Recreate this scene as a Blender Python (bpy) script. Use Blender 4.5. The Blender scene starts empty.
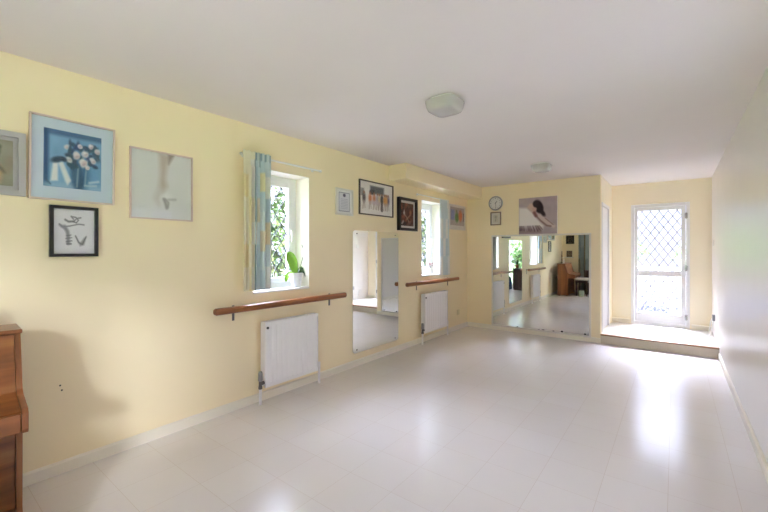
import bpy, bmesh, math, random
import numpy as np
from mathutils import Vector, Matrix

random.seed(7)
SC = bpy.context.scene
COL = SC.collection
PI = math.pi

# ------------------------------------------------------------------ colour
def lin(c):
    return tuple(((v/255.0)/12.92 if v/255.0 <= .04045 else ((v/255.0+.055)/1.055)**2.4) for v in c)

# ------------------------------------------------------------------ materials
def mat_base(name):
    m = bpy.data.materials.new(name); m.use_nodes = True
    nt = m.node_tree
    return m, nt, nt.nodes['Principled BSDF']

def setin(b, key, val):
    if key in b.inputs: b.inputs[key].default_value = val

def plain(name, rgb, rough=.5, metal=0.0, spec=.5, noise=.0, nscale=12, bump=0.0, bscale=60):
    m, nt, b = mat_base(name)
    c = lin(rgb)
    b.inputs['Roughness'].default_value = rough
    b.inputs['Metallic'].default_value = metal
    setin(b, 'Specular IOR Level', spec)
    tc = nt.nodes.new('ShaderNodeTexCoord')
    n = nt.nodes.new('ShaderNodeTexNoise'); n.inputs['Scale'].default_value = nscale
    n.inputs['Detail'].default_value = 3
    nt.links.new(tc.outputs['Object'], n.inputs['Vector'])
    r = nt.nodes.new('ShaderNodeValToRGB')
    k = max(noise, .008)
    r.color_ramp.elements[0].position = .3; r.color_ramp.elements[1].position = .7
    r.color_ramp.elements[0].color = (c[0]*(1-k), c[1]*(1-k), c[2]*(1-k), 1)
    r.color_ramp.elements[1].color = (min(1, c[0]*(1+k)), min(1, c[1]*(1+k)), min(1, c[2]*(1+k)), 1)
    nt.links.new(n.outputs['Fac'], r.inputs['Fac'])
    nt.links.new(r.outputs['Color'], b.inputs['Base Color'])
    if bump > 0:
        n2 = nt.nodes.new('ShaderNodeTexNoise'); n2.inputs['Scale'].default_value = bscale
        n2.inputs['Detail'].default_value = 4
        nt.links.new(tc.outputs['Object'], n2.inputs['Vector'])
        bp = nt.nodes.new('ShaderNodeBump'); bp.inputs['Strength'].default_value = bump
        bp.inputs['Distance'].default_value = .01
        nt.links.new(n2.outputs['Fac'], bp.inputs['Height'])
        nt.links.new(bp.outputs['Normal'], b.inputs['Normal'])
    return m

def wood(name, dark, mid, light, axis='X', scale=1.0, rough=.35):
    m, nt, b = mat_base(name)
    tc = nt.nodes.new('ShaderNodeTexCoord')
    mp = nt.nodes.new('ShaderNodeMapping')
    s = {'X': (.7, 9, 9), 'Y': (9, .7, 9), 'Z': (9, 9, .7)}[axis]
    mp.inputs['Scale'].default_value = tuple(v*scale for v in s)
    nt.links.new(tc.outputs['Object'], mp.inputs['Vector'])
    n = nt.nodes.new('ShaderNodeTexNoise'); n.inputs['Scale'].default_value = 1.6
    n.inputs['Detail'].default_value = 8; n.inputs['Roughness'].default_value = .62
    n.inputs['Distortion'].default_value = .6
    nt.links.new(mp.outputs['Vector'], n.inputs['Vector'])
    r = nt.nodes.new('ShaderNodeValToRGB')
    e = r.color_ramp.elements
    e[0].position = .28; e[0].color = lin(dark)+(1,)
    e[1].position = .74; e[1].color = lin(light)+(1,)
    k = e.new(.5); k.color = lin(mid)+(1,)
    nt.links.new(n.outputs['Fac'], r.inputs['Fac'])
    nt.links.new(r.outputs['Color'], b.inputs['Base Color'])
    b.inputs['Roughness'].default_value = rough
    return m

def vcol(name, rough=.6, spec=.3):
    m, nt, b = mat_base(name)
    a = nt.nodes.new('ShaderNodeAttribute'); a.attribute_name = 'Col'
    nt.links.new(a.outputs['Color'], b.inputs['Base Color'])
    b.inputs['Roughness'].default_value = rough
    setin(b, 'Specular IOR Level', spec)
    return m

def glass_mat(name, tint=(1, 1, 1), refl=1.0):
    m = bpy.data.materials.new(name); m.use_nodes = True
    nt = m.node_tree; nt.nodes.clear()
    out = nt.nodes.new('ShaderNodeOutputMaterial')
    tr = nt.nodes.new('ShaderNodeBsdfTransparent'); tr.inputs['Color'].default_value = tint+(1,)
    gl = nt.nodes.new('ShaderNodeBsdfGlossy'); gl.inputs['Roughness'].default_value = .02
    fr = nt.nodes.new('ShaderNodeLayerWeight'); fr.inputs['Blend'].default_value = .5
    pw = nt.nodes.new('ShaderNodeMath'); pw.operation = 'POWER'; pw.inputs[1].default_value = 5
    mu = nt.nodes.new('ShaderNodeMath'); mu.operation = 'MULTIPLY_ADD'; mu.inputs[1].default_value = .6*refl; mu.inputs[2].default_value = .03*refl
    nt.links.new(fr.outputs['Facing'], pw.inputs[0])
    mx = nt.nodes.new('ShaderNodeMixShader')
    nt.links.new(pw.outputs[0], mu.inputs[0])
    nt.links.new(mu.outputs[0], mx.inputs['Fac'])
    nt.links.new(tr.outputs[0], mx.inputs[1]); nt.links.new(gl.outputs[0], mx.inputs[2])
    nt.links.new(mx.outputs[0], out.inputs['Surface'])
    return m

def mirror_mat():
    m, nt, b = mat_base('silvered glass')
    b.inputs['Base Color'].default_value = (.86, .885, .87, 1)
    b.inputs['Metallic'].default_value = 1.0
    b.inputs['Roughness'].default_value = .012
    return m

def floor_mat():
    m, nt, b = mat_base('glossy vinyl tiles')
    tc = nt.nodes.new('ShaderNodeTexCoord')
    mp = nt.nodes.new('ShaderNodeMapping'); mp.inputs['Location'].default_value = (.03, -.16, 0)
    nt.links.new(tc.outputs['Object'], mp.inputs['Vector'])
    br = nt.nodes.new('ShaderNodeTexBrick'); br.offset = 0; br.squash = 1
    br.inputs['Scale'].default_value = 1
    br.inputs['Brick Width'].default_value = .3; br.inputs['Row Height'].default_value = .3
    br.inputs['Mortar Size'].default_value = .0011; br.inputs['Mortar Smooth'].default_value = .3
    br.inputs['Color1'].default_value = lin(FLOOR_A)+(1,)
    br.inputs['Color2'].default_value = lin(FLOOR_B)+(1,)
    br.inputs['Mortar'].default_value = lin((210, 199, 190))+(1,)
    br.inputs['Bias'].default_value = 0
    nt.links.new(mp.outputs['Vector'], br.inputs['Vector'])
    n = nt.nodes.new('ShaderNodeTexNoise'); n.inputs['Scale'].default_value = 2.5; n.inputs['Detail'].default_value = 5
    nt.links.new(tc.outputs['Object'], n.inputs['Vector'])
    mx = nt.nodes.new('ShaderNodeMix'); mx.data_type = 'RGBA'; mx.blend_type = 'MULTIPLY'
    mx.inputs['Factor'].default_value = .5
    r = nt.nodes.new('ShaderNodeValToRGB')
    r.color_ramp.elements[0].color = (.9, .89, .88, 1); r.color_ramp.elements[1].color = (1, 1, 1, 1)
    nt.links.new(n.outputs['Fac'], r.inputs['Fac'])
    nt.links.new(br.outputs['Color'], mx.inputs['A']); nt.links.new(r.outputs['Color'], mx.inputs['B'])
    nt.links.new(mx.outputs['Result'], b.inputs['Base Color'])
    n2 = nt.nodes.new('ShaderNodeTexNoise'); n2.inputs['Scale'].default_value = 7; n2.inputs['Detail'].default_value = 3
    nt.links.new(tc.outputs['Object'], n2.inputs['Vector'])
    mr = nt.nodes.new('ShaderNodeMapRange')
    mr.inputs['To Min'].default_value = .14; mr.inputs['To Max'].default_value = .24
    nt.links.new(n2.outputs['Fac'], mr.inputs['Value'])
    nt.links.new(mr.outputs['Result'], b.inputs['Roughness'])
    bp = nt.nodes.new('ShaderNodeBump'); bp.inputs['Strength'].default_value = .06; bp.inputs['Distance'].default_value = .01
    nt.links.new(n2.outputs['Fac'], bp.inputs['Height']); nt.links.new(bp.outputs['Normal'], b.inputs['Normal'])
    setin(b, 'Specular IOR Level', .5)
    return m

# ------------------------------------------------------------------ mesh builder
class MB:
    def __init__(s): s.bm = bmesh.new()
    def box(s, x0, x1, y0, y1, z0, z1, bev=0.0):
        t = bmesh.new()
        bmesh.ops.create_cube(t, size=1)
        for v in t.verts:
            v.co = Vector(((x0+x1)/2+v.co.x*(x1-x0), (y0+y1)/2+v.co.y*(y1-y0), (z0+z1)/2+v.co.z*(z1-z0)))
        if bev > 0:
            bmesh.ops.bevel(t, geom=t.edges[:], offset=bev, segments=2, profile=.5, affect='EDGES')
        s._merge(t); return s
    def _merge(s, t):
        me = bpy.data.meshes.new('tmp'); t.to_mesh(me); t.free(); s.bm.from_mesh(me); bpy.data.meshes.remove(me)
    def cyl(s, p0, p1, r0, r1=None, n=16):
        r1 = r0 if r1 is None else r1
        p0 = Vector(p0); p1 = Vector(p1); d = p1-p0
        t = bmesh.new()
        bmesh.ops.create_cone(t, cap_ends=True, segments=n, radius1=r0, radius2=r1, depth=d.length)
        q = Vector((0, 0, 1)).rotation_difference(d.normalized()).to_matrix().to_4x4()
        bmesh.ops.transform(t, matrix=Matrix.Translation((p0+p1)/2) @ q, verts=t.verts)
        s._merge(t); return s
    def sphere(s, c, r, sc=(1, 1, 1), n=12):
        t = bmesh.new()
        bmesh.ops.create_uvsphere(t, u_segments=n*2, v_segments=n, radius=r)
        for v in t.verts: v.co = Vector((c[0]+v.co.x*sc[0], c[1]+v.co.y*sc[1], c[2]+v.co.z*sc[2]))
        s._merge(t); return s
    def lathe(s, prof, c=(0, 0, 0), n=32, axis='Z', power=2.0):
        """prof = [(radius, height)...]; power > 2 gives a rounded square section"""
        rings = []
        for r, h in prof:
            ring = []
            for k in range(n):
                a = 2*PI*k/n; ca, sa = math.cos(a), math.sin(a)
                q = (abs(ca)**power+abs(sa)**power)**(-1.0/power)
                x, y = r*q*ca, r*q*sa
                p = (x, y, h) if axis == 'Z' else ((x, h, y) if axis == 'Y' else (h, x, y))
                ring.append(s.bm.verts.new((c[0]+p[0], c[1]+p[1], c[2]+p[2])))
            rings.append(ring)
        for a, b in zip(rings, rings[1:]):
            for k in range(n):
                s.bm.faces.new((a[k], a[(k+1) % n], b[(k+1) % n], b[k]))
        if prof[0][0] > 1e-5: s.bm.faces.new(rings[0][::-1])
        if prof[-1][0] > 1e-5: s.bm.faces.new(rings[-1])
        return s
    def prism(s, pts, y0, y1, plane='XZ'):
        """polygon extruded along the third axis"""
        def mk(p, h):
            if plane == 'XZ': return (p[0], h, p[1])
            if plane == 'YZ': return (h, p[0], p[1])
            return (p[0], p[1], h)
        a = [s.bm.verts.new(mk(p, y0)) for p in pts]; b = [s.bm.verts.new(mk(p, y1)) for p in pts]
        s.bm.faces.new(a); s.bm.faces.new(b[::-1])
        n = len(pts)
        for k in range(n): s.bm.faces.new((a[k], b[k], b[(k+1) % n], a[(k+1) % n]))
        return s
    def tube(s, pts, r, n=8):
        pts = [Vector(p) for p in pts]; rings = []
        up = Vector((0, 0, 1))
        for i, p in enumerate(pts):
            d = (pts[min(i+1, len(pts)-1)]-pts[max(i-1, 0)]).normalized()
            u = d.cross(up)
            if u.length < .05: u = d.cross(Vector((1, 0, 0)))
            u.normalize(); v = d.cross(u)
            rr = r[i] if isinstance(r, (list, tuple)) else r
            rings.append([s.bm.verts.new(p+u*math.cos(2*PI*k/n)*rr+v*math.sin(2*PI*k/n)*rr) for k in range(n)])
        for a, b in zip(rings, rings[1:]):
            for k in range(n): s.bm.faces.new((a[k], b[k], b[(k+1) % n], a[(k+1) % n]))
        s.bm.faces.new(rings[0]); s.bm.faces.new(rings[-1][::-1])
        return s
    def bar(s, p0, p1, w, d, nrm):
        """flat strip from p0 to p1, width w in its plane, depth d along nrm"""
        p0 = Vector(p0); p1 = Vector(p1); nrm = Vector(nrm).normalized()
        t = (p1-p0).normalized().cross(nrm)*w/2; q = nrm*d/2
        vs = [s.bm.verts.new(p+a*t+b*q) for p in (p0, p1) for a in (-1, 1) for b in (-1, 1)]
        for f in ((0, 1, 3, 2), (4, 6, 7, 5), (0, 4, 5, 1), (2, 3, 7, 6), (0, 2, 6, 4), (1, 5, 7, 3)):
            s.bm.faces.new([vs[i] for i in f])
        return s
    def build(s, name, mat, parent=None, smooth=False, shift=None):
        bmesh.ops.remove_doubles(s.bm, verts=s.bm.verts, dist=1e-6)
        bmesh.ops.recalc_face_normals(s.bm, faces=s.bm.faces)
        if shift is not None: bmesh.ops.translate(s.bm, vec=-Vector(shift), verts=s.bm.verts)
        me = bpy.data.meshes.new(name); s.bm.to_mesh(me); s.bm.free()
        if smooth:
            for p in me.polygons: p.use_smooth = True
            try: me.set_sharp_from_angle(angle=math.radians(38))
            except Exception: pass
        o = bpy.data.objects.new(name, me); COL.objects.link(o)
        if mat: me.materials.append(mat)
        if parent: o.parent = parent
        if shift is not None and parent is None: o.location = shift
        return o

def tag(o, label=None, cat=None, group=None, kind=None):
    if label: o['label'] = label
    if cat: o['category'] = cat
    if group: o['group'] = group
    if kind: o['kind'] = kind
    return o

def thing(name, label, cat, loc=(0, 0, 0), rotz=0.0, group=None, kind=None):
    o = bpy.data.objects.new(name, None); COL.objects.link(o)
    o.empty_display_size = .1
    o.location = loc; o.rotation_euler = (0, 0, rotz)
    return tag(o, label, cat, group, kind)

def struct(name, mb, mat, label, cat, smooth=False):
    return tag(mb.build(name, mat, None, smooth), label, cat, None, 'structure')

def copy_tree(o, parent=None):
    c = o.copy(); COL.objects.link(c)
    if parent: c.parent = parent
    for ch in [x for x in bpy.data.objects if x.parent == o]: copy_tree(ch, c)
    return c

# ------------------------------------------------------------------ painted prints
def paint(n_u, n_v, bg, shapes):
    """colours on a grid, u right, v up, both 0..1; bg and shape colours are sRGB 0..255"""
    u, v = np.meshgrid((np.arange(n_u)+.5)/n_u, (np.arange(n_v)+.5)/n_v)
    img = np.zeros((n_v, n_u, 3)); img[:] = bg
    for sh in shapes:
        k = sh[0]
        if k == 'ell':
            _, cx, cy, rx, ry, rot, colr, soft = sh
            a = math.radians(rot); dx, dy = u-cx, v-cy
            x = (dx*math.cos(a)+dy*math.sin(a))/rx; y = (-dx*math.sin(a)+dy*math.cos(a))/ry
            d = (np.sqrt(x*x+y*y)-1)*min(rx, ry)
        elif k == 'rect':
            _, x0, x1, y0, y1, colr, soft = sh
            d = np.maximum(np.maximum(x0-u, u-x1), np.maximum(y0-v, v-y1))
        elif k == 'line':
            _, pts, w, colr, soft = sh
            d = np.full_like(u, 9.0)
            for (ax, ay), (bx, by) in zip(pts, pts[1:]):
                l2 = max((bx-ax)**2+(by-ay)**2, 1e-9)
                t = np.clip(((u-ax)*(bx-ax)+(v-ay)*(by-ay))/l2, 0, 1)
                d = np.minimum(d, np.hypot(u-ax-t*(bx-ax), v-ay-t*(by-ay))-w/2)
        elif k == 'poly':
            _, pts, colr, soft = sh
            ins = np.zeros_like(u, bool); d = np.full_like(u, 9.0); j = len(pts)-1
            for i in range(len(pts)):
                (ax, ay), (bx, by) = pts[j], pts[i]
                cond = ((by > v) != (ay > v)) & (u < (ax-bx)*(v-by)/((ay-by) if ay != by else 1e-9)+bx)
                ins ^= cond
                l2 = max((bx-ax)**2+(by-ay)**2, 1e-9)
                t = np.clip(((u-ax)*(bx-ax)+(v-ay)*(by-ay))/l2, 0, 1)
                d = np.minimum(d, np.hypot(u-ax-t*(bx-ax), v-ay-t*(by-ay))); j = i
            d = np.where(ins, -d, d)
        elif k == 'noise':
            _, seed, nx, ny, amp = sh
            rs = np.random.RandomState(seed); g = rs.rand(ny+1, nx+1)
            gx, gy = u*nx, v*ny
            ix = np.minimum(gx.astype(int), nx-1); iy = np.minimum(gy.astype(int), ny-1); fx, fy = gx-ix, gy-iy
            q = g[iy, ix]*(1-fx)*(1-fy)+g[iy, ix+1]*fx*(1-fy)+g[iy+1, ix]*(1-fx)*fy+g[iy+1, ix+1]*fx*fy
            img += ((q-.5)*2*amp)[..., None]; continue
        a = np.clip(.5-d/max(soft, 1e-4), 0, 1)[..., None]
        img = img*(1-a)+np.array(colr)*a
    return np.clip(img, 0, 255)

def srgb2lin(a):
    a = a/255.0
    return np.where(a <= .04045, a/12.92, ((a+.055)/1.055)**2.4)

def grid_print(name, mat, parent, x0, x1, z0, z1, y, img):
    """a flat print: one cell per painted colour, standing in the local xz plane, seen from -y"""
    nv, nu, _ = img.shape
    xs = np.linspace(x0, x1, nu+1); zs = np.linspace(z0, z1, nv+1)
    X, Z = np.meshgrid(xs, zs)
    verts = np.stack([X.ravel(), np.full(X.size, y), Z.ravel()], 1)
    idx = np.arange(X.size).reshape(nv+1, nu+1)
    faces = np.stack([idx[:-1, :-1].ravel(), idx[:-1, 1:].ravel(), idx[1:, 1:].ravel(), idx[1:, :-1].ravel()], 1)
    me = bpy.data.meshes.new(name); me.from_pydata(verts.tolist(), [], faces.tolist())
    at = me.color_attributes.new('Col', 'FLOAT_COLOR', 'CORNER')
    c = srgb2lin(img.reshape(-1, 3)); c4 = np.concatenate([c, np.ones((len(c), 1))], 1)
    at.data.foreach_set('color', np.repeat(c4, 4, axis=0).ravel())
    me.materials.append(mat)
    o = bpy.data.objects.new(name, me); COL.objects.link(o); o.parent = parent
    return o

# ================================================================== constants (metres)
XL, XR = -2.89, .43          # left and right wall planes
YB, YP, YR = 6.15, 7.37, -.95  # mirror wall, porch end wall, wall behind
XC = -.84                    # corner where the mirror wall ends
H = 2.40
PZ = .13                     # porch floor
FLOOR_A, FLOOR_B = (230, 226, 224), (228, 223, 220)

M = {}
M['yellow'] = plain('pale yellow wall paint', (244, 229, 193), .42, spec=.5, noise=.012, nscale=2.5, bump=.05, bscale=35)
M['reveal'] = plain('reveal cream lightened for daylight', (246, 242, 228), .5)  # recess lining made paler to carry the daylight falling on it
M['porch_glare_yellow'] = plain('porch yellow lightened for glare', (244, 234, 208), .42, spec=.5, noise=.012, nscale=2.5)  # wall yellow made paler to imitate the glare in the porch
M['white_wall'] = plain('white satin wall paint', (230, 225, 219), .29, spec=.5, noise=.015, nscale=3, bump=.10, bscale=9)
M['ceiling'] = plain('white ceiling paint', (232, 226, 223), .8, spec=.2, noise=.01, nscale=2, bump=.08, bscale=50)
M['floor'] = floor_mat()
M['porch_floor'] = plain('white porch vinyl', (232, 228, 222), .3, noise=.015, nscale=5)
M['riser'] = plain('cream painted riser', (214, 203, 184), .4, noise=.02)
M['nosing'] = wood('wood nosing', (120, 88, 58), (150, 114, 78), (170, 134, 96), 'X')
M['skirting'] = plain('cream gloss skirting', (236, 230, 214), .35)
M['upvc'] = plain('white plastic frame', (238, 238, 238), .3)
M['door_white'] = plain('white gloss door paint', (232, 231, 234), .3)
M['lead'] = plain('lead came', (214, 214, 218), .55, metal=.0)
M['lead_dark'] = plain('dark lead came', (70, 72, 76), .5, metal=.4)
M['glass'] = glass_mat('window glass', (.97, .985, .975))
M['picglass'] = glass_mat('picture glass', (1, 1, 1), .9)
M['mirror'] = mirror_mat()
M['chrome'] = plain('chrome', (200, 200, 200), .18, metal=1)
M['brass'] = plain('brass', (190, 150, 80), .3, metal=1)
M['darkmetal'] = plain('dark metal', (58, 56, 54), .4, metal=.7)
M['steel'] = plain('dull steel', (112, 108, 104), .4, metal=.5)
M['black'] = plain('black lacquer', (26, 24, 24), .35)
M['rad'] = plain('white radiator enamel', (238, 236, 236), .32)
M['grey_plastic'] = plain('grey plastic', (150, 150, 150), .45)
M['white_plastic'] = plain('white plastic', (236, 236, 232), .4)
M['cream_plastic'] = plain('cream plastic', (226, 214, 176), .4)
M['barre'] = wood('handrail wood', (104, 60, 30), (142, 88, 48), (168, 112, 66), 'Y', 1.2, .35)
M['piano'] = wood('piano walnut', (84, 44, 20), (136, 82, 42), (172, 116, 66), 'Y', .55, .28)
M['piano_v'] = wood('piano walnut upright grain', (88, 48, 24), (126, 76, 40), (158, 104, 60), 'Z', .6, .3)
M['darkwood'] = wood('dark cabinet wood', (34, 20, 14), (56, 34, 24), (76, 48, 34), 'Z', .8, .35)
M['canvas'] = vcol('printed canvas', .75, .2)
M['print'] = vcol('printed paper', .6, .3)
M['fabric'] = vcol('printed curtain fabric', .85, .1)
M['mat_white'] = plain('white card mount', (232, 228, 222), .8)
M['mat_blue'] = plain('pale blue card mount', (200, 214, 228), .8)
M['fr_black'] = plain('black picture frame', (24, 22, 22), .35)
M['fr_pink'] = plain('pale pink wood frame', (214, 192, 182), .4, noise=.04)
M['fr_silver'] = plain('silver frame', (182, 180, 178), .35, metal=.25)
M['fr_thin'] = plain('thin bronze frame', (72, 60, 50), .4)
M['fr_gold'] = plain('brown wood frame', (110, 88, 66), .4)
M['fr_white'] = plain('white frame', (226, 222, 214), .4)
M['opal'] = plain('opal glass shade', (188, 185, 178), .25)
M['pot_white'] = plain('white glazed pot', (236, 236, 236), .2)
M['soil'] = plain('bark soil', (70, 52, 38), .9, noise=.3, nscale=60)
M['leaf_lime'] = plain('bright green leaf', (120, 168, 44), .4, noise=.06)
M['leaf_dark'] = plain('dark green leaf', (46, 82, 34), .35, noise=.08)
M['stem'] = plain('brown stem', (96, 78, 52), .7)
M['foliage'] = vcol('garden leaves', .55, .3)
M['bark'] = plain('bark', (74, 60, 46), .9, noise=.2, nscale=30, bump=.4)
M['grass'] = plain('lawn', (84, 104, 54), .9, noise=.25, nscale=8)
M['paving'] = plain('pale paving', (176, 172, 166), .85, noise=.06, nscale=5)
M['path'] = plain('grey path slabs', (104, 102, 101), .85, noise=.08, nscale=6)
M['backdrop_wall'] = plain('pale grey render', (150, 149, 150), .8, noise=.04)
M['gravel'] = plain('grey gravel', (86, 84, 83), .9, noise=.2, nscale=60)
M['bluebag'] = plain('blue cloth', (44, 74, 120), .8, noise=.08)
M['cushion'] = plain('cream seat cushion', (220, 212, 196), .7)
M['paleceramic'] = plain('pale ceramic', (226, 224, 214), .3)
M['bucket'] = plain('pale green enamel', (170, 184, 160), .4)

# ================================================================== room shell
def cells(mb, fixed, a_rng, z_rng, holes, along):
    """wall slab with rectangular openings: fixed=(lo,hi) thickness; a = running axis"""
    ac = sorted({*a_rng, *[h[0] for h in holes], *[h[1] for h in holes]})
    zc = sorted({*z_rng, *[h[2] for h in holes], *[h[3] for h in holes]})
    for a0, a1 in zip(ac, ac[1:]):
        for z0, z1 in zip(zc, zc[1:]):
            am, zm = (a0+a1)/2, (z0+z1)/2
            if any(h[0] < am < h[1] and h[2] < zm < h[3] for h in holes): continue
            if along == 'Y': mb.box(fixed[0], fixed[1], a0, a1, z0, z1)
            else: mb.box(a0, a1, fixed[0], fixed[1], z0, z1)
    return mb

W1 = (1.90, 2.53, .955, 2.047)
W2 = (4.638, 5.275, .955, 2.05)
WR = (-1.95, -.15, .12, 2.08)       # glazed opening in the wall behind the camera
WS = (1.95, 2.75, 1.05, 2.0)           # added unseen window beside the camera, a light source
DP = (-.57, .178, PZ, 2.06)         # porch door
struct('wall_left', cells(MB(), (XL-.30, XL), (YR-.25, YB+.1), (-.1, H+.1), [W1, W2], 'Y'), M['yellow'],
       'long pale yellow wall on the left with two window recesses', 'wall')
struct('wall_back', MB().box(XL, XC, YB, YB+.1, 0, H+.05), M['yellow'], 'pale yellow end wall behind the wide mirror', 'wall')
struct('wall_porch_left', cells(MB(), (XC-.1, XC), (YB+.1, YP), (0, H+.05), [(6.24, 6.98, PZ, 2.02)], 'Y'), M['porch_glare_yellow'],
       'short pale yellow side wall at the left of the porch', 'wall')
struct('wall_porch', cells(MB(), (YP, YP+.22), (XC-.1, XR+.01), (-.1, H+.05), [DP], 'X'), M['porch_glare_yellow'],
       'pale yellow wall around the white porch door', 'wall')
struct('wall_right', cells(MB(), (XR, XR+.2), (YR-.25, YP+.22), (-.1, H+.1), [WS], 'Y'), M['white_wall'], 'plain white wall on the right with a satin sheen', 'wall')
struct('wall_rear', cells(MB(), (YR-.25, YR), (XL, XR), (-.1, H+.1), [WR], 'X'), M['yellow'], 'pale yellow wall behind the piano, seen in the mirror', 'wall')
struct('ceiling', MB().box(XL-.3, XR+.2, YR-.25, YP+.22, H, H+.12), M['ceiling'], 'flat off-white ceiling', 'ceiling')
struct('floor', MB().box(XL-.02, XR+.02, YR-.25, YP+.2, -.12, 0), M['floor'], 'glossy cream vinyl tile floor', 'floor')
struct('floor_porch', MB().box(XC, XR, YB+.012, YP+.1, .0, PZ), M['porch_floor'], 'raised white floor of the porch by the glazed door', 'floor')
struct('trim_1', MB().box(XC, XR, YB-.004, YB+.014, 0, PZ-.018, .001), M['riser'], 'cream riser of the step up to the porch', 'trim')
struct('trim_2', MB().box(XC, XR, YB-.016, YB+.05, PZ-.018, PZ+.003, .003), M['nosing'], 'brown nosing strip on the edge of the porch step', 'trim')
struct('beam', MB().box(XL, -2.62, 3.85, YB, 2.21, H+.02, .004), M['yellow'], 'pale yellow boxed-in beam under the ceiling along the left wall', 'beam')

def skirt(name, a0, a1, plane, along, side, z0, label):
    mb = MB(); p = plane+side*.015
    lo, hi = min(plane, p), max(plane, p)
    if along == 'Y':
        mb.box(lo, hi, a0, a1, z0, z0+.062); mb.prism([(plane, z0+.062), (p, z0+.062), (plane+side*.006, z0+.072), (plane, z0+.072)], a0, a1, 'XZ')
    else:
        mb.box(a0, a1, lo, hi, z0, z0+.062); mb.prism([(plane, z0+.062), (p, z0+.062), (plane+side*.006, z0+.072), (plane, z0+.072)], a0, a1, 'YZ')
    struct(name, mb, M['skirting'], label, 'skirting board')
skirt('baseboard_left', YR, YB, XL, 'Y', 1, 0, 'cream skirting board along the left wall')
skirt('baseboard_back', XL+.015, XC, YB, 'X', -1, 0, 'cream skirting board under the wide mirror')
skirt('baseboard_right', YR, YB-.016, XR, 'Y', -1, 0, 'white skirting board along the right wall')
skirt('baseboard_rear_left', XL+.015, WR[0]-.08, YR, 'X', 1, 0, 'skirting board behind the piano')
skirt('baseboard_rear_right', WR[1]+.08, XR-.015, YR, 'X', 1, 0, 'skirting board right of the garden door')
skirt('baseboard_porch_left', XC+.0, DP[0]-.02, YP, 'X', -1, PZ, 'skirting board left of the porch door')
skirt('baseboard_porch_right', DP[1]+.02, XR, YP, 'X', -1, PZ, 'skirting board right of the porch door')

# ------------------------------------------------------------------ leaded windows in the left wall
def diamonds(mb, plane_axis, plane, a0, a1, z0, z1, pa, pz, w, d):
    """diagonal cames across a pane"""
    nrm = (1, 0, 0) if plane_axis == 'X' else (0, 1, 0)
    def pt(a, z): return (plane, a, z) if plane_axis == 'X' else (a, plane, z)
    k = pz/pa
    for sgn in (1, -1):
        n = int((a1-a0)/pa+(z1-z0)/pz)+3
        for i in range(-n, n+1):
            # line z = zc + sgn*k*(a-ac)
            base = z0+i*pz
            aa = []
            for a in (a0, a1):
                z = base+sgn*k*(a-a0)
                aa.append((a, z))
            (ax, az), (bx, bz) = aa
            t0, t1 = 0.0, 1.0
            dz = bz-az
            if abs(dz) < 1e-9: continue
            lo, hi = (z0-az)/dz, (z1-az)/dz
            if lo > hi: lo, hi = hi, lo
            t0, t1 = max(t0, lo), min(t1, hi)
            if t1-t0 < .01: continue
            mb.bar(pt(ax+(bx-ax)*t0, az+dz*t0), pt(ax+(bx-ax)*t1, az+dz*t1), w, d, nrm)
    return mb

def left_window(name, W, label):
    y0, y1, z0, z1 = W
    w = thing(name, label, 'window', (XL-.20, (y0+y1)/2, z0), 0, None, 'structure')
    sh = (XL-.20, (y0+y1)/2, z0)
    x0, x1 = XL-.255, XL-.20
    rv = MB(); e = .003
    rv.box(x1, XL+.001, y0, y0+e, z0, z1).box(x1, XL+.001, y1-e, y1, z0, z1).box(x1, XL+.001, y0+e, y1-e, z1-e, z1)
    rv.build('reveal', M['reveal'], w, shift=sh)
    f = MB(); t = .05
    f.box(x0, x1, y0, y0+t, z0, z1, .004).box(x0, x1, y1-t, y1, z0, z1, .004)
    f.box(x0, x1, y0+t, y1-t, z1-t, z1, .004).box(x0, x1, y0+t, y1-t, z0, z0+t, .004)
    f.build('window_frame', M['upvc'], w, shift=sh)
    s = MB(); q = .05; a0, a1, b0, b1 = y0+t, y1-t, z0+t, z1-t
    xs0, xs1 = XL-.25, XL-.188
    s.box(xs0, xs1, a0, a0+q, b0, b1, .006).box(xs0, xs1, a1-q, a1, b0, b1, .006)
    s.box(xs0, xs1, a0+q, a1-q, b1-q, b1, .006).box(xs0, xs1, a0+q, a1-q, b0, b0+q, .006)
    s.build('sash', M['upvc'], w, shift=sh)
    g0, g1, h0, h1 = a0+q, a1-q, b0+q, b1-q
    MB().box(XL-.224, XL-.218, g0, g1, h0, h1).build('pane', M['glass'], w, shift=sh)
    diamonds(MB(), 'X', XL-.216, g0, g1, h0, h1, .118, .175, .009, .004).build('leading', M['lead_dark'], w, shift=sh)
    h = MB(); h.box(XL-.188, XL-.172, a1-.035, a1-.015, (z0+z1)/2-.03, (z0+z1)/2+.03, .003)
    h.box(XL-.176, XL-.160, a1-.032, a1-.018, (z0+z1)/2-.10, (z0+z1)/2+.012, .004)
    h.build('handle', M['white_plastic'], w, shift=sh)
    MB().box(XL-.20, XL+.006, y0+.001, y1-.001, z0-.012, z0+.004, .003).build('window_sill', M['upvc'], w, shift=sh)
    return w
left_window('window_1', W1, 'white leaded window in the nearer recess, orchid on its sill')
left_window('window_2', W2, 'white leaded window in the further recess near the corner')

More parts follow.
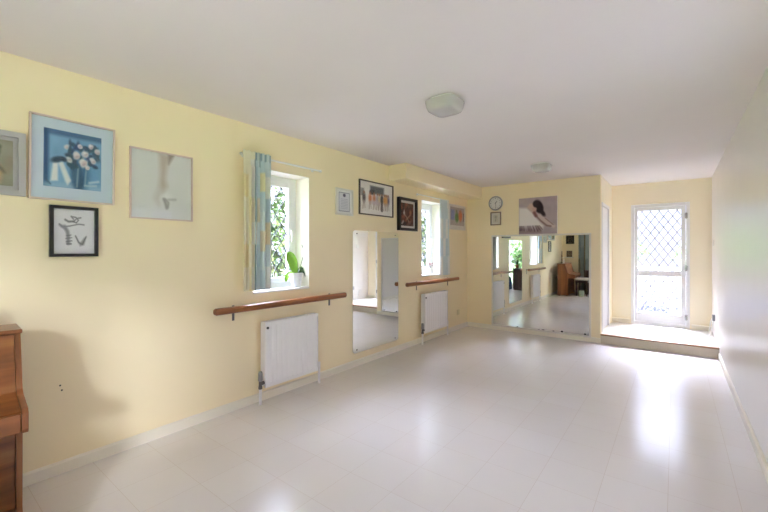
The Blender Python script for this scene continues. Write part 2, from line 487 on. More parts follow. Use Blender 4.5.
# ------------------------------------------------------------------ garden door behind the camera
def rear_door():
    x0, x1, z0, z1 = WR; sh = ((x0+x1)/2, YR-.12, 0)
    w = thing('window_3', 'wide white glazed garden window in the wall behind, seen only in the mirrors', 'window', sh, 0, None, 'structure')
    f = MB(); t = .06; ya, yb = YR-.16, YR-.09
    f.box(x0, x0+t, ya, yb, z0, z1).box(x1-t, x1, ya, yb, z0, z1).box(x0+t, x1-t, ya, yb, z1-t, z1).box(x0+t, x1-t, ya, yb, z0, z0+t)
    f.box((x0+x1)/2-.04, (x0+x1)/2+.04, ya, yb, z0+t, z1-t)
    f.build('window_frame', M['upvc'], w, shift=sh)
    for a, b in ((x0+t, (x0+x1)/2-.04), ((x0+x1)/2+.04, x1-t)):
        MB().box(a, b, YR-.128, YR-.122, z0+t, z1-t).build('pane', M['glass'], w, shift=sh)
rear_door()
def build_fill_window():  # added window, a source of extra light for the room
    y0, y1, z0, z1 = WS; sh = (XR+.12, (y0+y1)/2, z0)
    w = thing('fill_window', 'added white window in the right wall beside the camera, unseen, brightening the room', 'window', sh, 0, None, 'structure')
    f = MB(); t = .06; xa, xb = XR+.09, XR+.15
    f.box(xa, xb, y0, y0+t, z0, z1).box(xa, xb, y1-t, y1, z0, z1).box(xa, xb, y0+t, y1-t, z1-t, z1).box(xa, xb, y0+t, y1-t, z0, z0+t)
    f.box(xa, xb, (y0+y1)/2-.03, (y0+y1)/2+.03, z0+t, z1-t)
    f.build('window_frame', M['upvc'], w, shift=sh)
    for a, b in ((y0+t, (y0+y1)/2-.03), ((y0+y1)/2+.03, y1-t)):
        MB().box(XR+.117, XR+.123, a, b, z0+t, z1-t).build('pane', M['glass'], w, shift=sh)
    MB().box(XR-.03, XR+.09, y0-.04, y1+.04, z0-.02, z0+.002, .004).build('window_sill', M['upvc'], w, shift=sh)
build_fill_window()

# ------------------------------------------------------------------ porch door
def porch_door():
    x0, x1, z0, z1 = DP; sh = ((x0+x1)/2, YP, PZ)
    d = thing('door_1', 'white glazed porch door with diamond leading in two panes', 'door', sh, 0, None, 'structure')
    f = MB(); ya, yb = YP-.012, YP+.06; t = .045
    f.box(x0, x0+t, ya, yb, z0, z1, .004).box(x1-t, x1, ya, yb, z0, z1, .004).box(x0+t, x1-t, ya, yb, z1-t, z1, .004).box(x0+t, x1-t, ya, yb, z0, z0+.05, .004)
    f.build('door_frame', M['upvc'], d, shift=sh)
    a0, a1, b0, b1 = x0+t+.003, x1-t-.003, z0+.053, z1-t-.003
    l = MB(); g0, g1 = -.478, .075
    yc, yd = YP+.002, YP+.055
    l.box(a0, g0, yc, yd, b0, b1, .004).box(g1, a1, yc, yd, b0, b1, .004)
    l.box(g0, g1, yc, yd, 1.955, b1, .004).box(g0, g1, yc, yd, .915, 1.005, .004).box(g0, g1, yc, yd, b0, .325, .004)
    l.build('door_leaf', M['upvc'], d, shift=sh)
    MB().box(g0, g1, YP+.024, YP+.030, 1.005, 1.955).build('pane', M['glass'], d, shift=sh)
    MB().box(g0, g1, YP+.024, YP+.030, .325, .915).build('pane', M['glass'], d, shift=sh)
    m = MB(); diamonds(m, 'Y', YP+.021, g0, g1, 1.005, 1.955, .112, .170, .014, .004)
    m.build('leading', M['lead'], d, shift=sh)
    m = MB(); diamonds(m, 'Y', YP+.021, g0, g1, .325, .915, .112, .170, .014, .004)
    m.build('leading', M['lead'], d, shift=sh)
    h = MB(); hx = -.50
    h.box(hx-.014, hx+.014, YP-.006, YP+.003, .93, 1.13, .003)
    h.cyl((hx, YP-.004, 1.06), (hx, YP-.045, 1.06), .009); h.tube([(hx, YP-.045, 1.06), (hx+.03, YP-.05, 1.06), (hx+.11, YP-.048, 1.058)], .008)
    h.build('handle', M['white_plastic'], d, smooth=True, shift=sh)
    for z in (.30, 1.05, 1.85):
        q = MB(); q.cyl((x1-.044, YP-.018, z-.045), (x1-.044, YP-.018, z+.045), .009); q.box(x1-.062, x1-.026, YP-.016, YP-.010, z-.04, z+.04)
        q.build('hinge', M['chrome'], d, smooth=True, shift=sh)
porch_door()

def side_door():
    sh = (XC, 6.61, PZ)
    d = thing('door_2', 'plain white flush door in the left side of the porch', 'door', sh, 0, None, 'structure')
    f = MB(); y0, y1, z1 = 6.24, 6.98, 2.02
    f.box(XC-.1, XC+.012, y0, y0+.045, PZ, z1, .003).box(XC-.1, XC+.012, y1-.045, y1, PZ, z1, .003).box(XC-.1, XC+.012, y0+.045, y1-.045, z1-.045, z1, .003)
    f.build('door_frame', M['door_white'], d, shift=sh)
    MB().box(XC-.05, XC-.01, y0+.048, y1-.048, PZ+.006, z1-.048, .003).build('door_leaf', M['door_white'], d, shift=sh)
side_door()

# ================================================================== pictures
ROT = {'left': PI/2, 'back': 0.0, 'rear': PI, 'right': -PI/2}
def on_wall(wall, a, z):
    return {'left': (XL, a, z), 'back': (a, YB, z), 'rear': (a, YR, z), 'right': (XR, a, z)}[wall]

def picture(name, label, wall, a0, a1, z0, z1, fw, fd, fmat, img, mount=None, mw=(0, 0, 0, 0), cat='picture', group=None, glass=True, tilt=0.0):
    """framed picture: frame bars fw wide and fd deep, mount borders mw = left, right, bottom, top"""
    w, h = abs(a1-a0), z1-z0
    t = thing(name, label, cat, on_wall(wall, (a0+a1)/2, z0), ROT[wall], group)
    t.rotation_euler = (0, tilt, ROT[wall])
    f = MB(); x0, x1 = -w/2, w/2; ya, yb = -fd, -.001
    for pts in ([(x0, 0), (x1, 0), (x1-fw, fw), (x0+fw, fw)], [(x0, h), (x0+fw, h-fw), (x1-fw, h-fw), (x1, h)],
                [(x0, 0), (x0+fw, fw), (x0+fw, h-fw), (x0, h)], [(x1, 0), (x1, h), (x1-fw, h-fw), (x1-fw, fw)]):
        f.prism(pts, ya, yb, 'XZ')
    f.build('frame', fmat, t)
    xi0, xi1, zi0, zi1 = x0+fw, x1-fw, fw, h-fw
    yp = -max(fd*.35, .004)
    if mount is not None:
        m = MB(); l, r, b, tp = mw
        m.box(xi0, xi0+l, yp-.002, yp, zi0, zi1).box(xi1-r, xi1, yp-.002, yp, zi0, zi1)
        m.box(xi0+l, xi1-r, yp-.002, yp, zi0, zi0+b).box(xi0+l, xi1-r, yp-.002, yp, zi1-tp, zi1)
        m.build('mount', mount, t)
        grid_print('print', M['print'], t, xi0+l-.002, xi1-r+.002, zi0+b-.002, zi1-tp+.002, yp-.0003, img)
    else:
        grid_print('print', M['print'], t, xi0, xi1, zi0, zi1, yp-.0003, img)
    MB().box(xi0, xi1, yp-.0001, -.002, zi0, zi1).build('backing', M['mat_white'], t)
    if glass:
        MB().box(xi0, xi1, yp-.006, yp-.004, zi0, zi1).build('glazing', M['picglass'], t)
    return t

# grey portrait cut by the left edge
img = paint(60, 60, (150, 150, 128), [('noise', 1, 6, 6, 8), ('ell', .68, .76, .12, .16, 0, (92, 84, 66), .06), ('ell', .69, .68, .07, .12, 0, (206, 170, 138), .04),
    ('ell', .68, .84, .12, .07, 0, (52, 62, 48), .05), ('ell', .66, .26, .16, .30, 0, (198, 158, 120), .1), ('line', [(.74, .48), (.86, .30)], .05, (108, 104, 84), .05),
    ('line', [(.92, .3), (.94, .6)], .04, (150, 138, 116), .12)])
picture('framed_picture', 'silver framed olive-toned portrait cut off by the left edge of the photo', 'left', .10, .452, 1.622, 1.97, .030, .022, M['fr_silver'], img, M['fr_silver'], (.02, .02, .02, .02), group='pictures on the left wall')

# blue still life
B0 = (124, 168, 204)
sh = [('noise', 2, 5, 5, 16), ('rect', 0, 1, .9, 1, (70, 108, 146), .06), ('rect', 0, .09, 0, 1, (46, 88, 132), .06), ('rect', .5, 1, 0, .5, (98, 146, 188), .3),
      ('rect', 0, 1, 0, .07, (150, 184, 208), .12), ('ell', .62, .3, .16, .32, 0, (70, 116, 154), .1), ('ell', .57, .22, .1, .25, 8, (58, 100, 134), .06),
      ('line', [(.56, .05), (.58, .4)], .03, (130, 160, 176), .03), ('line', [(.7, .1), (.72, .38)], .02, (140, 172, 190), .03)]
rs = random.Random(3)
for i in range(44): sh.append(('ell', .40+rs.random()*.54, .40+rs.random()*.40, .04+rs.random()*.035, .022+rs.random()*.022, rs.random()*180, (42+rs.randint(0, 20), 72+rs.randint(0, 20), 96+rs.randint(0, 20)), .03))
for cx, cy, r in ((.42, .52, .05), (.54, .6, .06), (.66, .48, .07), (.7, .66, .06), (.84, .55, .05), (.8, .8, .045), (.92, .72, .045), (.38, .72, .035), (.6, .78, .04), (.74, .42, .04)):
    for q in range(5):
        sh.append(('ell', cx+rs.uniform(-.5, .5)*r, cy+rs.uniform(-.5, .5)*r, r*rs.uniform(.5, .95), r*rs.uniform(.4, .8), rs.uniform(0, 180), rs.choice([(226, 222, 220), (214, 208, 208), (206, 190, 190), (196, 200, 208)]), .035))
    sh.append(('ell', cx+.3*r, cy-.3*r, r*.45, r*.25, 30, (176, 160, 166), .03))
sh += [('poly', [(.12, .1), (.16, .44), (.24, .46), (.24, .12)], (220, 222, 220), .04), ('poly', [(.24, .44), (.32, .46), (.46, .14), (.40, .06), (.36, .12)], (214, 218, 218), .04),
       ('ell', .22, .48, .1, .05, 20, (48, 74, 96), .04), ('ell', .33, .5, .06, .04, -20, (46, 70, 92), .03), ('line', [(.05, .12), (.12, .05)], .02, (60, 90, 120), .03),
       ('line', [(.78, .14), (.94, .18)], .03, (200, 214, 224), .05), ('line', [(.7, .08), (.9, .1)], .02, (190, 206, 216), .05)]
picture('framed_picture', 'large pale blue framed still life of flowers and white ballet shoes', 'left', .463, .872, 1.614, 2.100, .009, .026, M['fr_pink'],
        paint(96, 90, B0, sh), M['mat_blue'], (.054, .060, .070, .060), group='pictures on the left wall', tilt=0.008)

# tall pale drawing of a leg
img = paint(80, 92, (224, 224, 222), [('noise', 5, 4, 5, 4), ('poly', [(.44, 1), (.68, 1), (.58, .82), (.55, .62), (.58, .5), (.5, .4), (.44, .48), (.46, .7)], (196, 184, 172), .1),
    ('poly', [(.6, 1), (.69, 1), (.6, .85)], (150, 138, 126), .06), ('poly', [(.44, .5), (.5, .42), (.44, .2), (.36, .3)], (208, 203, 198), .12), ('ell', .56, .32, .10, .07, 20, (232, 232, 230), .06),
    ('line', [(.52, .30), (.55, .24), (.57, .17)], .035, (146, 142, 140), .05), ('line', [(.55, .3), (.6, .25), (.59, .19)], .02, (150, 148, 146), .04), ('line', [(.6, .3), (.72, .31)], .02, (176, 174, 172), .05)])
picture('framed_drawing', 'thin pink framed pale drawing of a leg, to the right of the blue still life', 'left', .961, 1.375, 1.537, 2.017, .009, .02, M['fr_pink'], img, group='pictures on the left wall')

# black framed pencil drawing of ballet shoes
g = (108, 108, 112)
img = paint(90, 110, (232, 231, 235), [('line', [(.28, .76), (.36, .72), (.48, .73)], .035, g, .04), ('line', [(.48, .78), (.42, .84), (.54, .82), (.60, .76), (.55, .70), (.48, .72), (.56, .80), (.66, .82)], .022, g, .03),
    ('line', [(.14, .66), (.22, .6), (.38, .62), (.6, .67), (.74, .66)], .02, g, .03), ('ell', .2, .61, .07, .03, -30, (140, 140, 144), .04), ('line', [(.26, .6), (.33, .5), (.35, .4), (.35, .24)], .085, (146, 146, 150), .05),
    ('line', [(.30, .4), (.42, .42)], .015, g, .02), ('line', [(.29, .34), (.44, .36)], .015, g, .02), ('line', [(.30, .27), (.44, .29)], .02, (112, 112, 116), .02), ('line', [(.32, .22), (.42, .22)], .03, (112, 112, 116), .03),
    ('poly', [(.52, .40), (.56, .36), (.64, .24), (.74, .36), (.8, .40), (.74, .2), (.64, .17)], (150, 150, 154), .05), ('line', [(.53, .4), (.6, .26), (.7, .21), (.79, .38)], .02, g, .03)])
picture('framed_drawing', 'square black framed pencil drawing of ballet shoes, below the blue still life', 'left', .553, .786, 1.283, 1.586, .018, .028, M['fr_black'], img, group='pictures on the left wall')

# certificate
sh = [('rect', .14, .86, .1, .9, (150, 150, 164), .02), ('rect', .17, .83, .13, .87, (222, 222, 228), .02), ('ell', .5, .78, .09, .07, 0, (96, 92, 112), .03)]
for k in range(7): sh.append(('line', [(.28, .62-k*.065), (.72, .62-k*.065)], .018, (176, 176, 188), .02))
picture('framed_certificate', 'small pale framed certificate beside the nearer window', 'left', 2.895, 3.165, 1.708, 1.998, .014, .018, M['fr_white'], paint(50, 60, (238, 236, 234), sh), group='pictures on the left wall')

# dancers
sh = [('noise', 8, 8, 8, 6), ('rect', .3, .72, .66, .9, (96, 100, 104), .06), ('ell', .36, .7, .08, .08, 0, (66, 66, 66), .05), ('rect', .03, .12, .55, .78, (150, 148, 146), .04)]
for x, c1 in ((.12, (90, 84, 84)), (.3, (208, 128, 84)), (.42, (204, 132, 96)), (.52, (176, 166, 178)), (.58, (214, 196, 160)), (.66, (70, 62, 62)), (.75, (206, 146, 78)), (.86, (110, 98, 118)), (.8, (214, 160, 96))):
    sh += [('ell', x, .5, .045, .14, 0, c1, .05), ('ell', x, .66, .022, .04, 0, (150, 104, 80), .03), ('line', [(x-.01, .4), (x-.03, .16)], .016, (168, 150, 140), .03), ('line', [(x+.01, .4), (x+.03, .18)], .014, (176, 160, 150), .03)]
sh += [('line', [(.66, .6), (.66, .14)], .05, (66, 60, 62), .04), ('ell', .45, .38, .12, .06, 0, (206, 190, 196), .08)]
picture('framed_picture', 'thin dark framed painting of a crowd of dancers above the tall mirror', 'left', 3.272, 3.93, 1.741, 2.147, .013, .02, M['fr_thin'], paint(110, 84, (238, 235, 230), sh), group='pictures on the left wall')

# dark red photograph
rs = random.Random(11); sh = [('noise', 4, 7, 8, 26)]
for i in range(26): sh.append(('ell', rs.random(), rs.random(), .05+rs.random()*.08, .04+rs.random()*.08, rs.random()*180, rs.choice([(120, 62, 46), (150, 84, 60), (60, 36, 34), (44, 30, 30), (96, 56, 46), (30, 22, 24)]), .08))
sh += [('poly', [(.18, .55), (.28, .72), (.34, .55), (.28, .45)], (206, 192, 184), .06), ('line', [(.3, .5), (.5, .35), (.62, .2)], .05, (190, 158, 140), .06), ('line', [(.45, .3), (.75, .5)], .05, (178, 140, 120), .06), ('ell', .75, .6, .08, .12, 0, (176, 112, 86), .1), ('line', [(.1, .1), (.2, .2)], .08, (196, 184, 178), .08)]
picture('framed_photograph', 'thick black framed dark red dance photograph, left of the further window', 'left', 4.03, 4.468, 1.586, 2.025, .036, .045, M['fr_black'], paint(70, 84, (88, 52, 44), sh), M['mat_white'], (.03, .03, .03, .03), group='pictures on the left wall')

# small pale collage right of window
sh = [('noise', 14, 7, 7, 10), ('rect', .05, .3, .3, .85, (140, 150, 190), .1), ('ell', .47, .45, .13, .26, 0, (70, 124, 50), .08), ('ell', .45, .78, .06, .08, 0, (120, 130, 96), .06), ('ell', .72, .55, .13, .3, 0, (214, 112, 70), .08), ('ell', .74, .8, .05, .06, 0, (190, 130, 100), .05), ('line', [(.95, .3), (.95, .7)], .06, (120, 96, 104), .05)]
picture('framed_picture', 'pale framed colourful picture between the further window and the corner', 'left', 5.474, 6.04, 1.665, 2.077, .012, .018, M['fr_white'], paint(70, 60, (190, 178, 174), sh), M['mat_white'], (.015, .02, .06, .03), group='pictures on the left wall')

# canvas of a seated ballerina
sh = [('noise', 20, 10, 10, 7), ('poly', [(0, .74), (.22, .72), (.36, .6), (.5, .4), (.66, .22), (.64, .12), (0, .1)], (232, 226, 224), .07), ('rect', 0, .6, .02, .17, (150, 128, 128), .08)]
rs = random.Random(5)
for i in range(16): sh.append(('line', [(.03+i*.035, .22), (.03+i*.04, .07+rs.random()*.05)], .02, rs.choice([(96, 70, 72), (120, 96, 98), (74, 52, 54), (176, 160, 160)]), .03))
sh += [('poly', [(.22, .74), (.3, .84), (.40, .84), (.46, .66), (.40, .55)], (204, 176, 164), .05), ('poly', [(.44, .62), (.6, .58), (.78, .36), (.97, .2), (.92, .14), (.72, .26), (.52, .42)], (206, 188, 182), .05),
       ('ell', .53, .74, .115, .19, 20, (44, 30, 34), .04), ('ell', .64, .56, .05, .10, 30, (48, 34, 36), .04), ('ell', .42, .68, .06, .07, 0, (198, 164, 150), .04), ('ell', .46, .82, .08, .09, 20, (46, 32, 36), .04),
       ('line', [(.46, .5), (.58, .36), (.74, .22), (.84, .2)], .035, (128, 98, 96), .04), ('line', [(.42, .58), (.46, .5)], .08, (126, 84, 78), .05), ('line', [(.7, .42), (.9, .24)], .02, (140, 116, 114), .03)]
cv = thing('canvas_print', 'square unframed canvas print of a seated dark-haired ballerina above the wide mirror', 'picture', on_wall('back', -1.697, 1.577), 0)
MB().box(-.287, .287, -.030, -.001, 0, .573, .003).build('canvas', M['mat_white'], cv)
grid_print('print', M['canvas'], cv, -.286, .286, .001, .572, -.0306, paint(110, 110, (176, 161, 163), sh))

# little picture under the clock
img = paint(40, 52, (222, 216, 204), [('rect', .2, .8, .15, .85, (208, 200, 184), .05), ('line', [(.5, .75), (.52, .5), (.46, .28)], .06, (140, 126, 112), .05), ('line', [(.4, .62), (.64, .66)], .05, (150, 136, 120), .05)])
picture('framed_picture', 'small brown framed picture under the round clock', 'back', -2.462, -2.282, 1.742, 1.962, .016, .018, M['fr_gold'], img)

# two small pictures and a shelf on the rear wall (in the mirror)
rs = random.Random(21); sh = [('noise', 31, 5, 5, 18)]
for i in range(8): sh.append(('ell', rs.random(), rs.random(), .12, .12, 0, rs.choice([(70, 48, 44), (100, 66, 54), (40, 30, 32)]), .1))
picture('framed_picture', 'dark framed picture high on the wall behind, seen in the wide mirror', 'rear', -2.78, -2.54, 1.53, 1.80, .02, .02, M['fr_black'], paint(40, 40, (58, 42, 40), sh))
sf = tag(MB().box(XL+.01, -2.56, YR, YR+.14, 1.09, 1.11, .003).build('wall_shelf', M['white_plastic']), 'small white shelf on the wall behind the piano, seen in the wide mirror', 'shelf')
p2 = picture('framed_picture', 'small dark framed picture standing on the white shelf, seen in the wide mirror', 'rear', -2.76, -2.60, 1.111, 1.31, .015, .02, M['fr_thin'], paint(30, 30, (112, 96, 80), [('noise', 6, 5, 5, 30)]))

# ================================================================== mirrors
def tall_mirror():
    y0, y1, z0, z1 = 3.162, 4.047, .15, 1.55
    t = thing('wall_mirror', 'tall frameless mirror on the left wall between the two handrails', 'mirror', (XL, (y0+y1)/2, z0), ROT['left'])
    w, h, r = y1-y0, z1-z0, .04
    pts = []
    for cx, cz, a0 in ((w/2-r, r, -90), (w/2-r, h-r, 0), (-w/2+r, h-r, 90), (-w/2+r, r, 180)):
        for k in range(6):
            a = math.radians(a0+k*18); pts.append((cx+r*math.cos(a), cz+r*math.sin(a)))
    MB().prism(pts, -.012, -.002, 'XZ').build('mirror_glass', M['mirror'], t)
    for x in (-w/2+.07, w/2-.07):
        for z in (.035, h-.035):
            MB().cyl((x, -.016, z), (x, -.001, z), .007).build('clip', M['steel'], t, smooth=True)
tall_mirror()
def wide_mirror():
    x0, x1, z0, z1 = -2.442, -.960, .062, 1.575
    t = thing('wall_mirror', 'wide white-edged mirror on the end wall reflecting the piano', 'mirror', ((x0+x1)/2, YB, z0), 0)
    w, h = x1-x0, z1-z0; e = .026
    f = MB(); f.box(-w/2, -w/2+e, -.020, -.001, 0, h, .002).box(w/2-e, w/2, -.020, -.001, 0, h, .002)
    f.box(-w/2+e, w/2-e, -.020, -.001, h-e, h, .002).box(-w/2+e, w/2-e, -.020, -.001, 0, e, .002)
    f.build('frame', M['fr_white'], t)
    MB().box(-w/2+e, w/2-e, -.014, -.002, e, h-e).build('mirror_glass', M['mirror'], t)
    # dark worn patches of lost silvering along the bottom edge
    for px, ww, hh in ((-.31, .028, .014), (.085, .05, .010), (.02, .03, .008), (.235, .03, .012), (.355, .034, .028), (.665, .02, .03)):
        MB().lathe([(.5, -.0146), (.5, -.0138)], n=20, axis='Y').build('worn_spot', M['black'], t)
        o = t.children[-1]; o.scale = (ww, 1, hh); o.location = (px, 0, e+hh*.45)
wide_mirror()

# ================================================================== clock
ck = thing('wall_clock', 'round grey-rimmed clock with a white face above the small picture', 'clock', (-2.371, YB, 2.108), 0)
MB().lathe([(.0, -.001), (.118, -.001), (.121, -.012), (.117, -.032), (.104, -.036), (.098, -.026), (.0, -.026)], n=48, axis='Y').build('case', M['grey_plastic'], ck, smooth=True)
MB().lathe([(.0, -.0275), (.098, -.0275), (.098, -.0262)], n=48, axis='Y').build('face', M['white_plastic'], ck)
for k in range(12):
    a = k*PI/6; d = Vector((math.sin(a), 0, math.cos(a))); b = Vector((0, -.028, 0))
    MB().bar(b+d*.072, b+d*.09, .007 if k % 3 == 0 else .004, .001, (0, 1, 0)).build('hour_mark', M['black'], ck)
for nm, ang, ln, wd in (('hour_hand', 40, .048, .008), ('minute_hand', 172, .074, .005)):
    a = math.radians(ang); d = Vector((math.sin(a), 0, math.cos(a)))
    MB().bar(Vector((0, -.030, 0))-d*.012, Vector((0, -.030, 0))+d*ln, wd, .0015, (0, 1, 0)).build(nm, M['black'], ck)
MB().lathe([(0, -.036), (.103, -.033), (.103, -.031), (0, -.034)], n=40, axis='Y').build('glass_cover', M['picglass'], ck, smooth=True)

# ================================================================== radiators
def radiator(y0, y1, z0, z1, label):
    xb, xf = XL+.03, -2.79
    t = thing('radiator', label, 'radiator', (XL, (y0+y1)/2, 0), 0, 'white panel radiators'); sh = t.location.copy()
    # ribbed front panel: profile in plan, extruded up
    n = int((y1-y0-.04)/.052); p = (y1-y0-.04)/n; a = y0+.02; pts = [(xf-.012, y0+.004), (xf-.002, y0+.012)]
    for k in range(n):
        s = a+k*p
        pts += [(xf, s+p*.10), (xf, s+p*.62), (xf-.005, s+p*.74), (xf-.005, s+p*.90)]
    pts += [(xf-.002, y1-.012), (xf-.012, y1-.004)]
    f = MB()
    poly = pts+[(xf-.018, y1-.004), (xf-.018, y0+.004)]
    f.prism(poly, z0+.03, z1-.03, 'XY')
    f.box(xf-.018, xf+.001, y0+.004, y1-.004, z1-.032, z1-.004, .003).box(xf-.018, xf+.001, y0+.004, y1-.004, z0, z0+.032, .003)
    f.build('front_panel', M['rad'], t, shift=sh)
    MB().box(xb, xb+.014, y0+.004, y1-.004, z0, z1-.01, .002).build('back_panel', M['rad'], t, shift=sh)
    for yy in (y0, y1-.004):
        MB().box(xb+.002, xf-.002, yy, yy+.004, z0+.03, z1).build('side_panel', M['rad'], t, shift=sh)
    g = MB(); g.box(xb, xf, y0+.004, y0+.012, z1-.008, z1).box(xb, xf, y1-.012, y1-.004, z1-.008, z1).box(xb, xb+.008, y0+.012, y1-.012, z1-.008, z1).box(xf-.008, xf, y0+.012, y1-.012, z1-.008, z1)
    yy = y0+.03
    while yy < y1-.02:
        g.box(xb+.008, xf-.008, yy, yy+.006, z1-.007, z1-.001); yy += .02
    g.build('top_grille', M['rad'], t, shift=sh)
    q = MB(); q.cyl((xf-.004, y0+.024, z1-.050), (xf+.006, y0+.024, z1-.050), .011, n=12)
    q.build('bleed_valve', M['darkmetal'], t, smooth=True, shift=sh)
    # thermostatic valve, lower left
    vx, vy, vz = xf-.022, y0-.034, z0+.045
    v = MB(); v.cyl((vx, vy, vz-.035), (vx, vy, vz+.02), .014); v.cyl((vx, vy, vz), (vx, y0+.01, vz), .011)
    v.cyl((vx, vy, vz-.045), (vx, vy, vz-.025), .018, n=6); v.cyl((vx, vy+.018, vz), (vx, vy+.034, vz), .017, n=6)
    vb = v.build('valve', M['steel'], t, smooth=True, shift=sh)
    k = MB(); k.lathe([(0, .105), (.014, .103), (.018, .09), (.020, .03), (.016, .02), (.0, .02)], (vx, vy, vz), 20)
    k.build('valve_knob', M['grey_plastic'], vb, smooth=True, shift=sh)
    MB().cyl((vx, vy, 0), (vx, vy, vz-.03), .013).build('pipe', M['rad'], t, smooth=True, shift=sh)
    e = MB(); wy = y1+.03; e.cyl((vx, wy, 0), (vx, wy, vz-.03), .012).cyl((vx, y1-.01, vz-.005), (vx, wy, vz-.005), .009).cyl((vx, wy, vz-.035), (vx, wy, vz+.03), .013)
    e.build('pipe', M['rad'], t, smooth=True, shift=sh)
    for yy in (y0+.1, y1-.1):
        MB().box(XL+.001, xb+.006, yy-.015, yy+.015, z0+.06, z1-.06).build('bracket', M['rad'], t, shift=sh)
radiator(1.952, 2.562, .135, .70, 'white ribbed radiator under the nearer handrail and the orchid window')
radiator(4.575, 5.25, .15, .70, 'white ribbed radiator under the further handrail near the corner')

# ================================================================== handrails
def barre(y0, y1, zc, brs, label):
    t = thing('ballet_barre', label, 'handrail', (XL, (y0+y1)/2, zc), 0, 'wooden handrails'); sh = t.location.copy()
    r = MB(); pts = []
    for k in range(16):
        a = 2*PI*k/16; ca, sa = math.cos(a), math.sin(a)
        q = (abs(ca)**3+abs(sa)**3)**(-1/3.0); pts.append((-2.79+.027*q*ca, zc+.027*q*sa))
    r.prism([(x, z) for x, z in pts], y0+.012, y1-.012, 'XZ')
    small = [(-2.79+(x+2.79)*.72, zc+(z-zc)*.72) for x, z in pts]
    for ya, yb in ((y0+.012, y0), (y1-.012, y1)):
        a = [r.bm.verts.new((x, ya, z)) for x, z in pts]; b = [r.bm.verts.new((x, yb, z)) for x, z in small]
        for k in range(16): r.bm.faces.new((a[k], a[(k+1) % 16], b[(k+1) % 16], b[k]))
        r.bm.faces.new(b)
    r.build('rail', M['barre'], t, smooth=True, shift=sh)
    for y in brs:
        b = MB(); b.box(XL+.001, XL+.006, y-.010, y+.010, zc-.105, zc+.02, .001)
        b.box(XL+.006, -2.80, y-.010, y+.010, zc-.006, zc+.006, .001)
        b.build('bracket', M['steel'], t, smooth=True, shift=sh)
barre(1.50, 2.95, .847, (1.711, 2.804), 'long wooden handrail on the left wall under the orchid window')
barre(4.112, 5.60, .867, (4.50, 5.42), 'long wooden handrail on the left wall under the further window')

# ================================================================== curtains
def curtain(name, label, p0, p1, z0, z1, folds, amp, painter, group, flare=0.0, nu=120, nv=64, seed=1):
    """pleated hanging from p0 to p1 (plan points), painter(s, t) gives sRGB on the cloth"""
    p0 = Vector((p0[0], p0[1], 0)); p1 = Vector((p1[0], p1[1], 0)); d = p1-p0; L = d.length; d.normalize(); nrm = Vector((d.y, -d.x, 0))
    rs = random.Random(seed); ph = [rs.uniform(-.5, .5) for _ in range(folds+2)]
    base = (p0+p1)/2+Vector((0, 0, z0))
    verts = []; cols = []
    for j in range(nv+1):
        t = j/nv; z = z0+(z1-z0)*t
        for i in range(nu+1):
            s = i/nu
            w = s*folds; k = int(min(w, folds-1)); wob = ph[k]*(1-(w-k))+ph[k+1]*(w-k)
            a = amp*(1.0 if t < .90 else .62)
            off = math.sin(w*2*PI+wob*1.2*(1-t))*a + .35*a*math.sin(w*4.7+seed)
            sx = (s-.5)*L*(1+flare*(1-t)*(1-t)) + math.sin(w*2*PI*2)*L*.01
            p = (p0+p1)/2+d*sx+nrm*off
            verts.append((p.x-base.x, p.y-base.y, z-z0)); cols.append(painter(s, t))
    faces = [(j*(nu+1)+i, j*(nu+1)+i+1, (j+1)*(nu+1)+i+1, (j+1)*(nu+1)+i) for j in range(nv) for i in range(nu)]
    me = bpy.data.meshes.new(name); me.from_pydata(verts, [], faces)
    at = me.color_attributes.new('Col', 'FLOAT_COLOR', 'POINT')
    c = srgb2lin(np.array(cols, float)); at.data.foreach_set('color', np.concatenate([c, np.ones((len(c), 1))], 1).ravel())
    me.materials.append(M['fabric'])
    for p in me.polygons: p.use_smooth = True
    o = bpy.data.objects.new(name, me); COL.objects.link(o); o.location = base
    md = o.modifiers.new('thick', 'SOLIDIFY'); md.thickness = .0025
    return tag(o, label, 'curtain', group)

CR, YE, BL, TE, PE, WHT, LB = (232, 226, 206), (228, 216, 176), (196, 211, 216), (118, 144, 150), (222, 210, 184), (232, 232, 226), (210, 220, 222)
def chk(s, t, bands):
    """plaid cloth: vertical stripes whose colours swap in blocks up the drop"""
    for lim, cs in bands:
        if s <= lim: return cs[int(t*len(cs)*1.0) % len(cs)] if t < 1 else cs[-1]
    return bands[-1][1][0]
B1 = [(.17, [CR, YE, CR, CR, YE, CR]), (.25, [YE, CR, YE, YE, CR, CR]), (.36, [WHT, CR, WHT, CR, WHT, WHT]), (.385, [TE, TE, BL, TE, TE, TE]), (.50, [BL, LB, WHT, BL, LB, BL]),
      (.60, [LB, BL, LB, PE, BL, LB]), (.63, [BL, TE, BL, BL, TE, TE]), (.74, [BL, LB, PE, LB, BL, YE, BL]), (.90, [WHT, LB, PE, BL, WHT, LB]), (1.0, [LB, WHT, BL, LB, WHT, BL])]
c1 = curtain('curtain', 'plaid pale blue and yellow curtain drawn to the left of the orchid window', (-2.805, 1.748), (-2.80, 2.020), .985, 2.150, 6, .027, lambda s, t: chk(s, t, B1) if t < .95 else (((150, 170, 180) if int(s*24) % 2 else (206, 214, 214)) if s > .4 else CR), 'window curtains', .0, 150, 80, 2)
B2 = [(.3, [WHT, LB, WHT, LB]), (.5, [LB, WHT, LB, LB]), (.56, [TE, BL, TE, BL]), (.8, [LB, BL, WHT, LB]), (1, [WHT, LB, LB, WHT])]
c2 = curtain('curtain', 'narrow pale blue curtain at the right of the further window', (-2.805, 5.03), (-2.80, 5.30), .945, 2.09, 5, .024, lambda s, t: chk(s, t, B2), 'window curtains', .12, 100, 50, 5)
GR = (150, 164, 158)
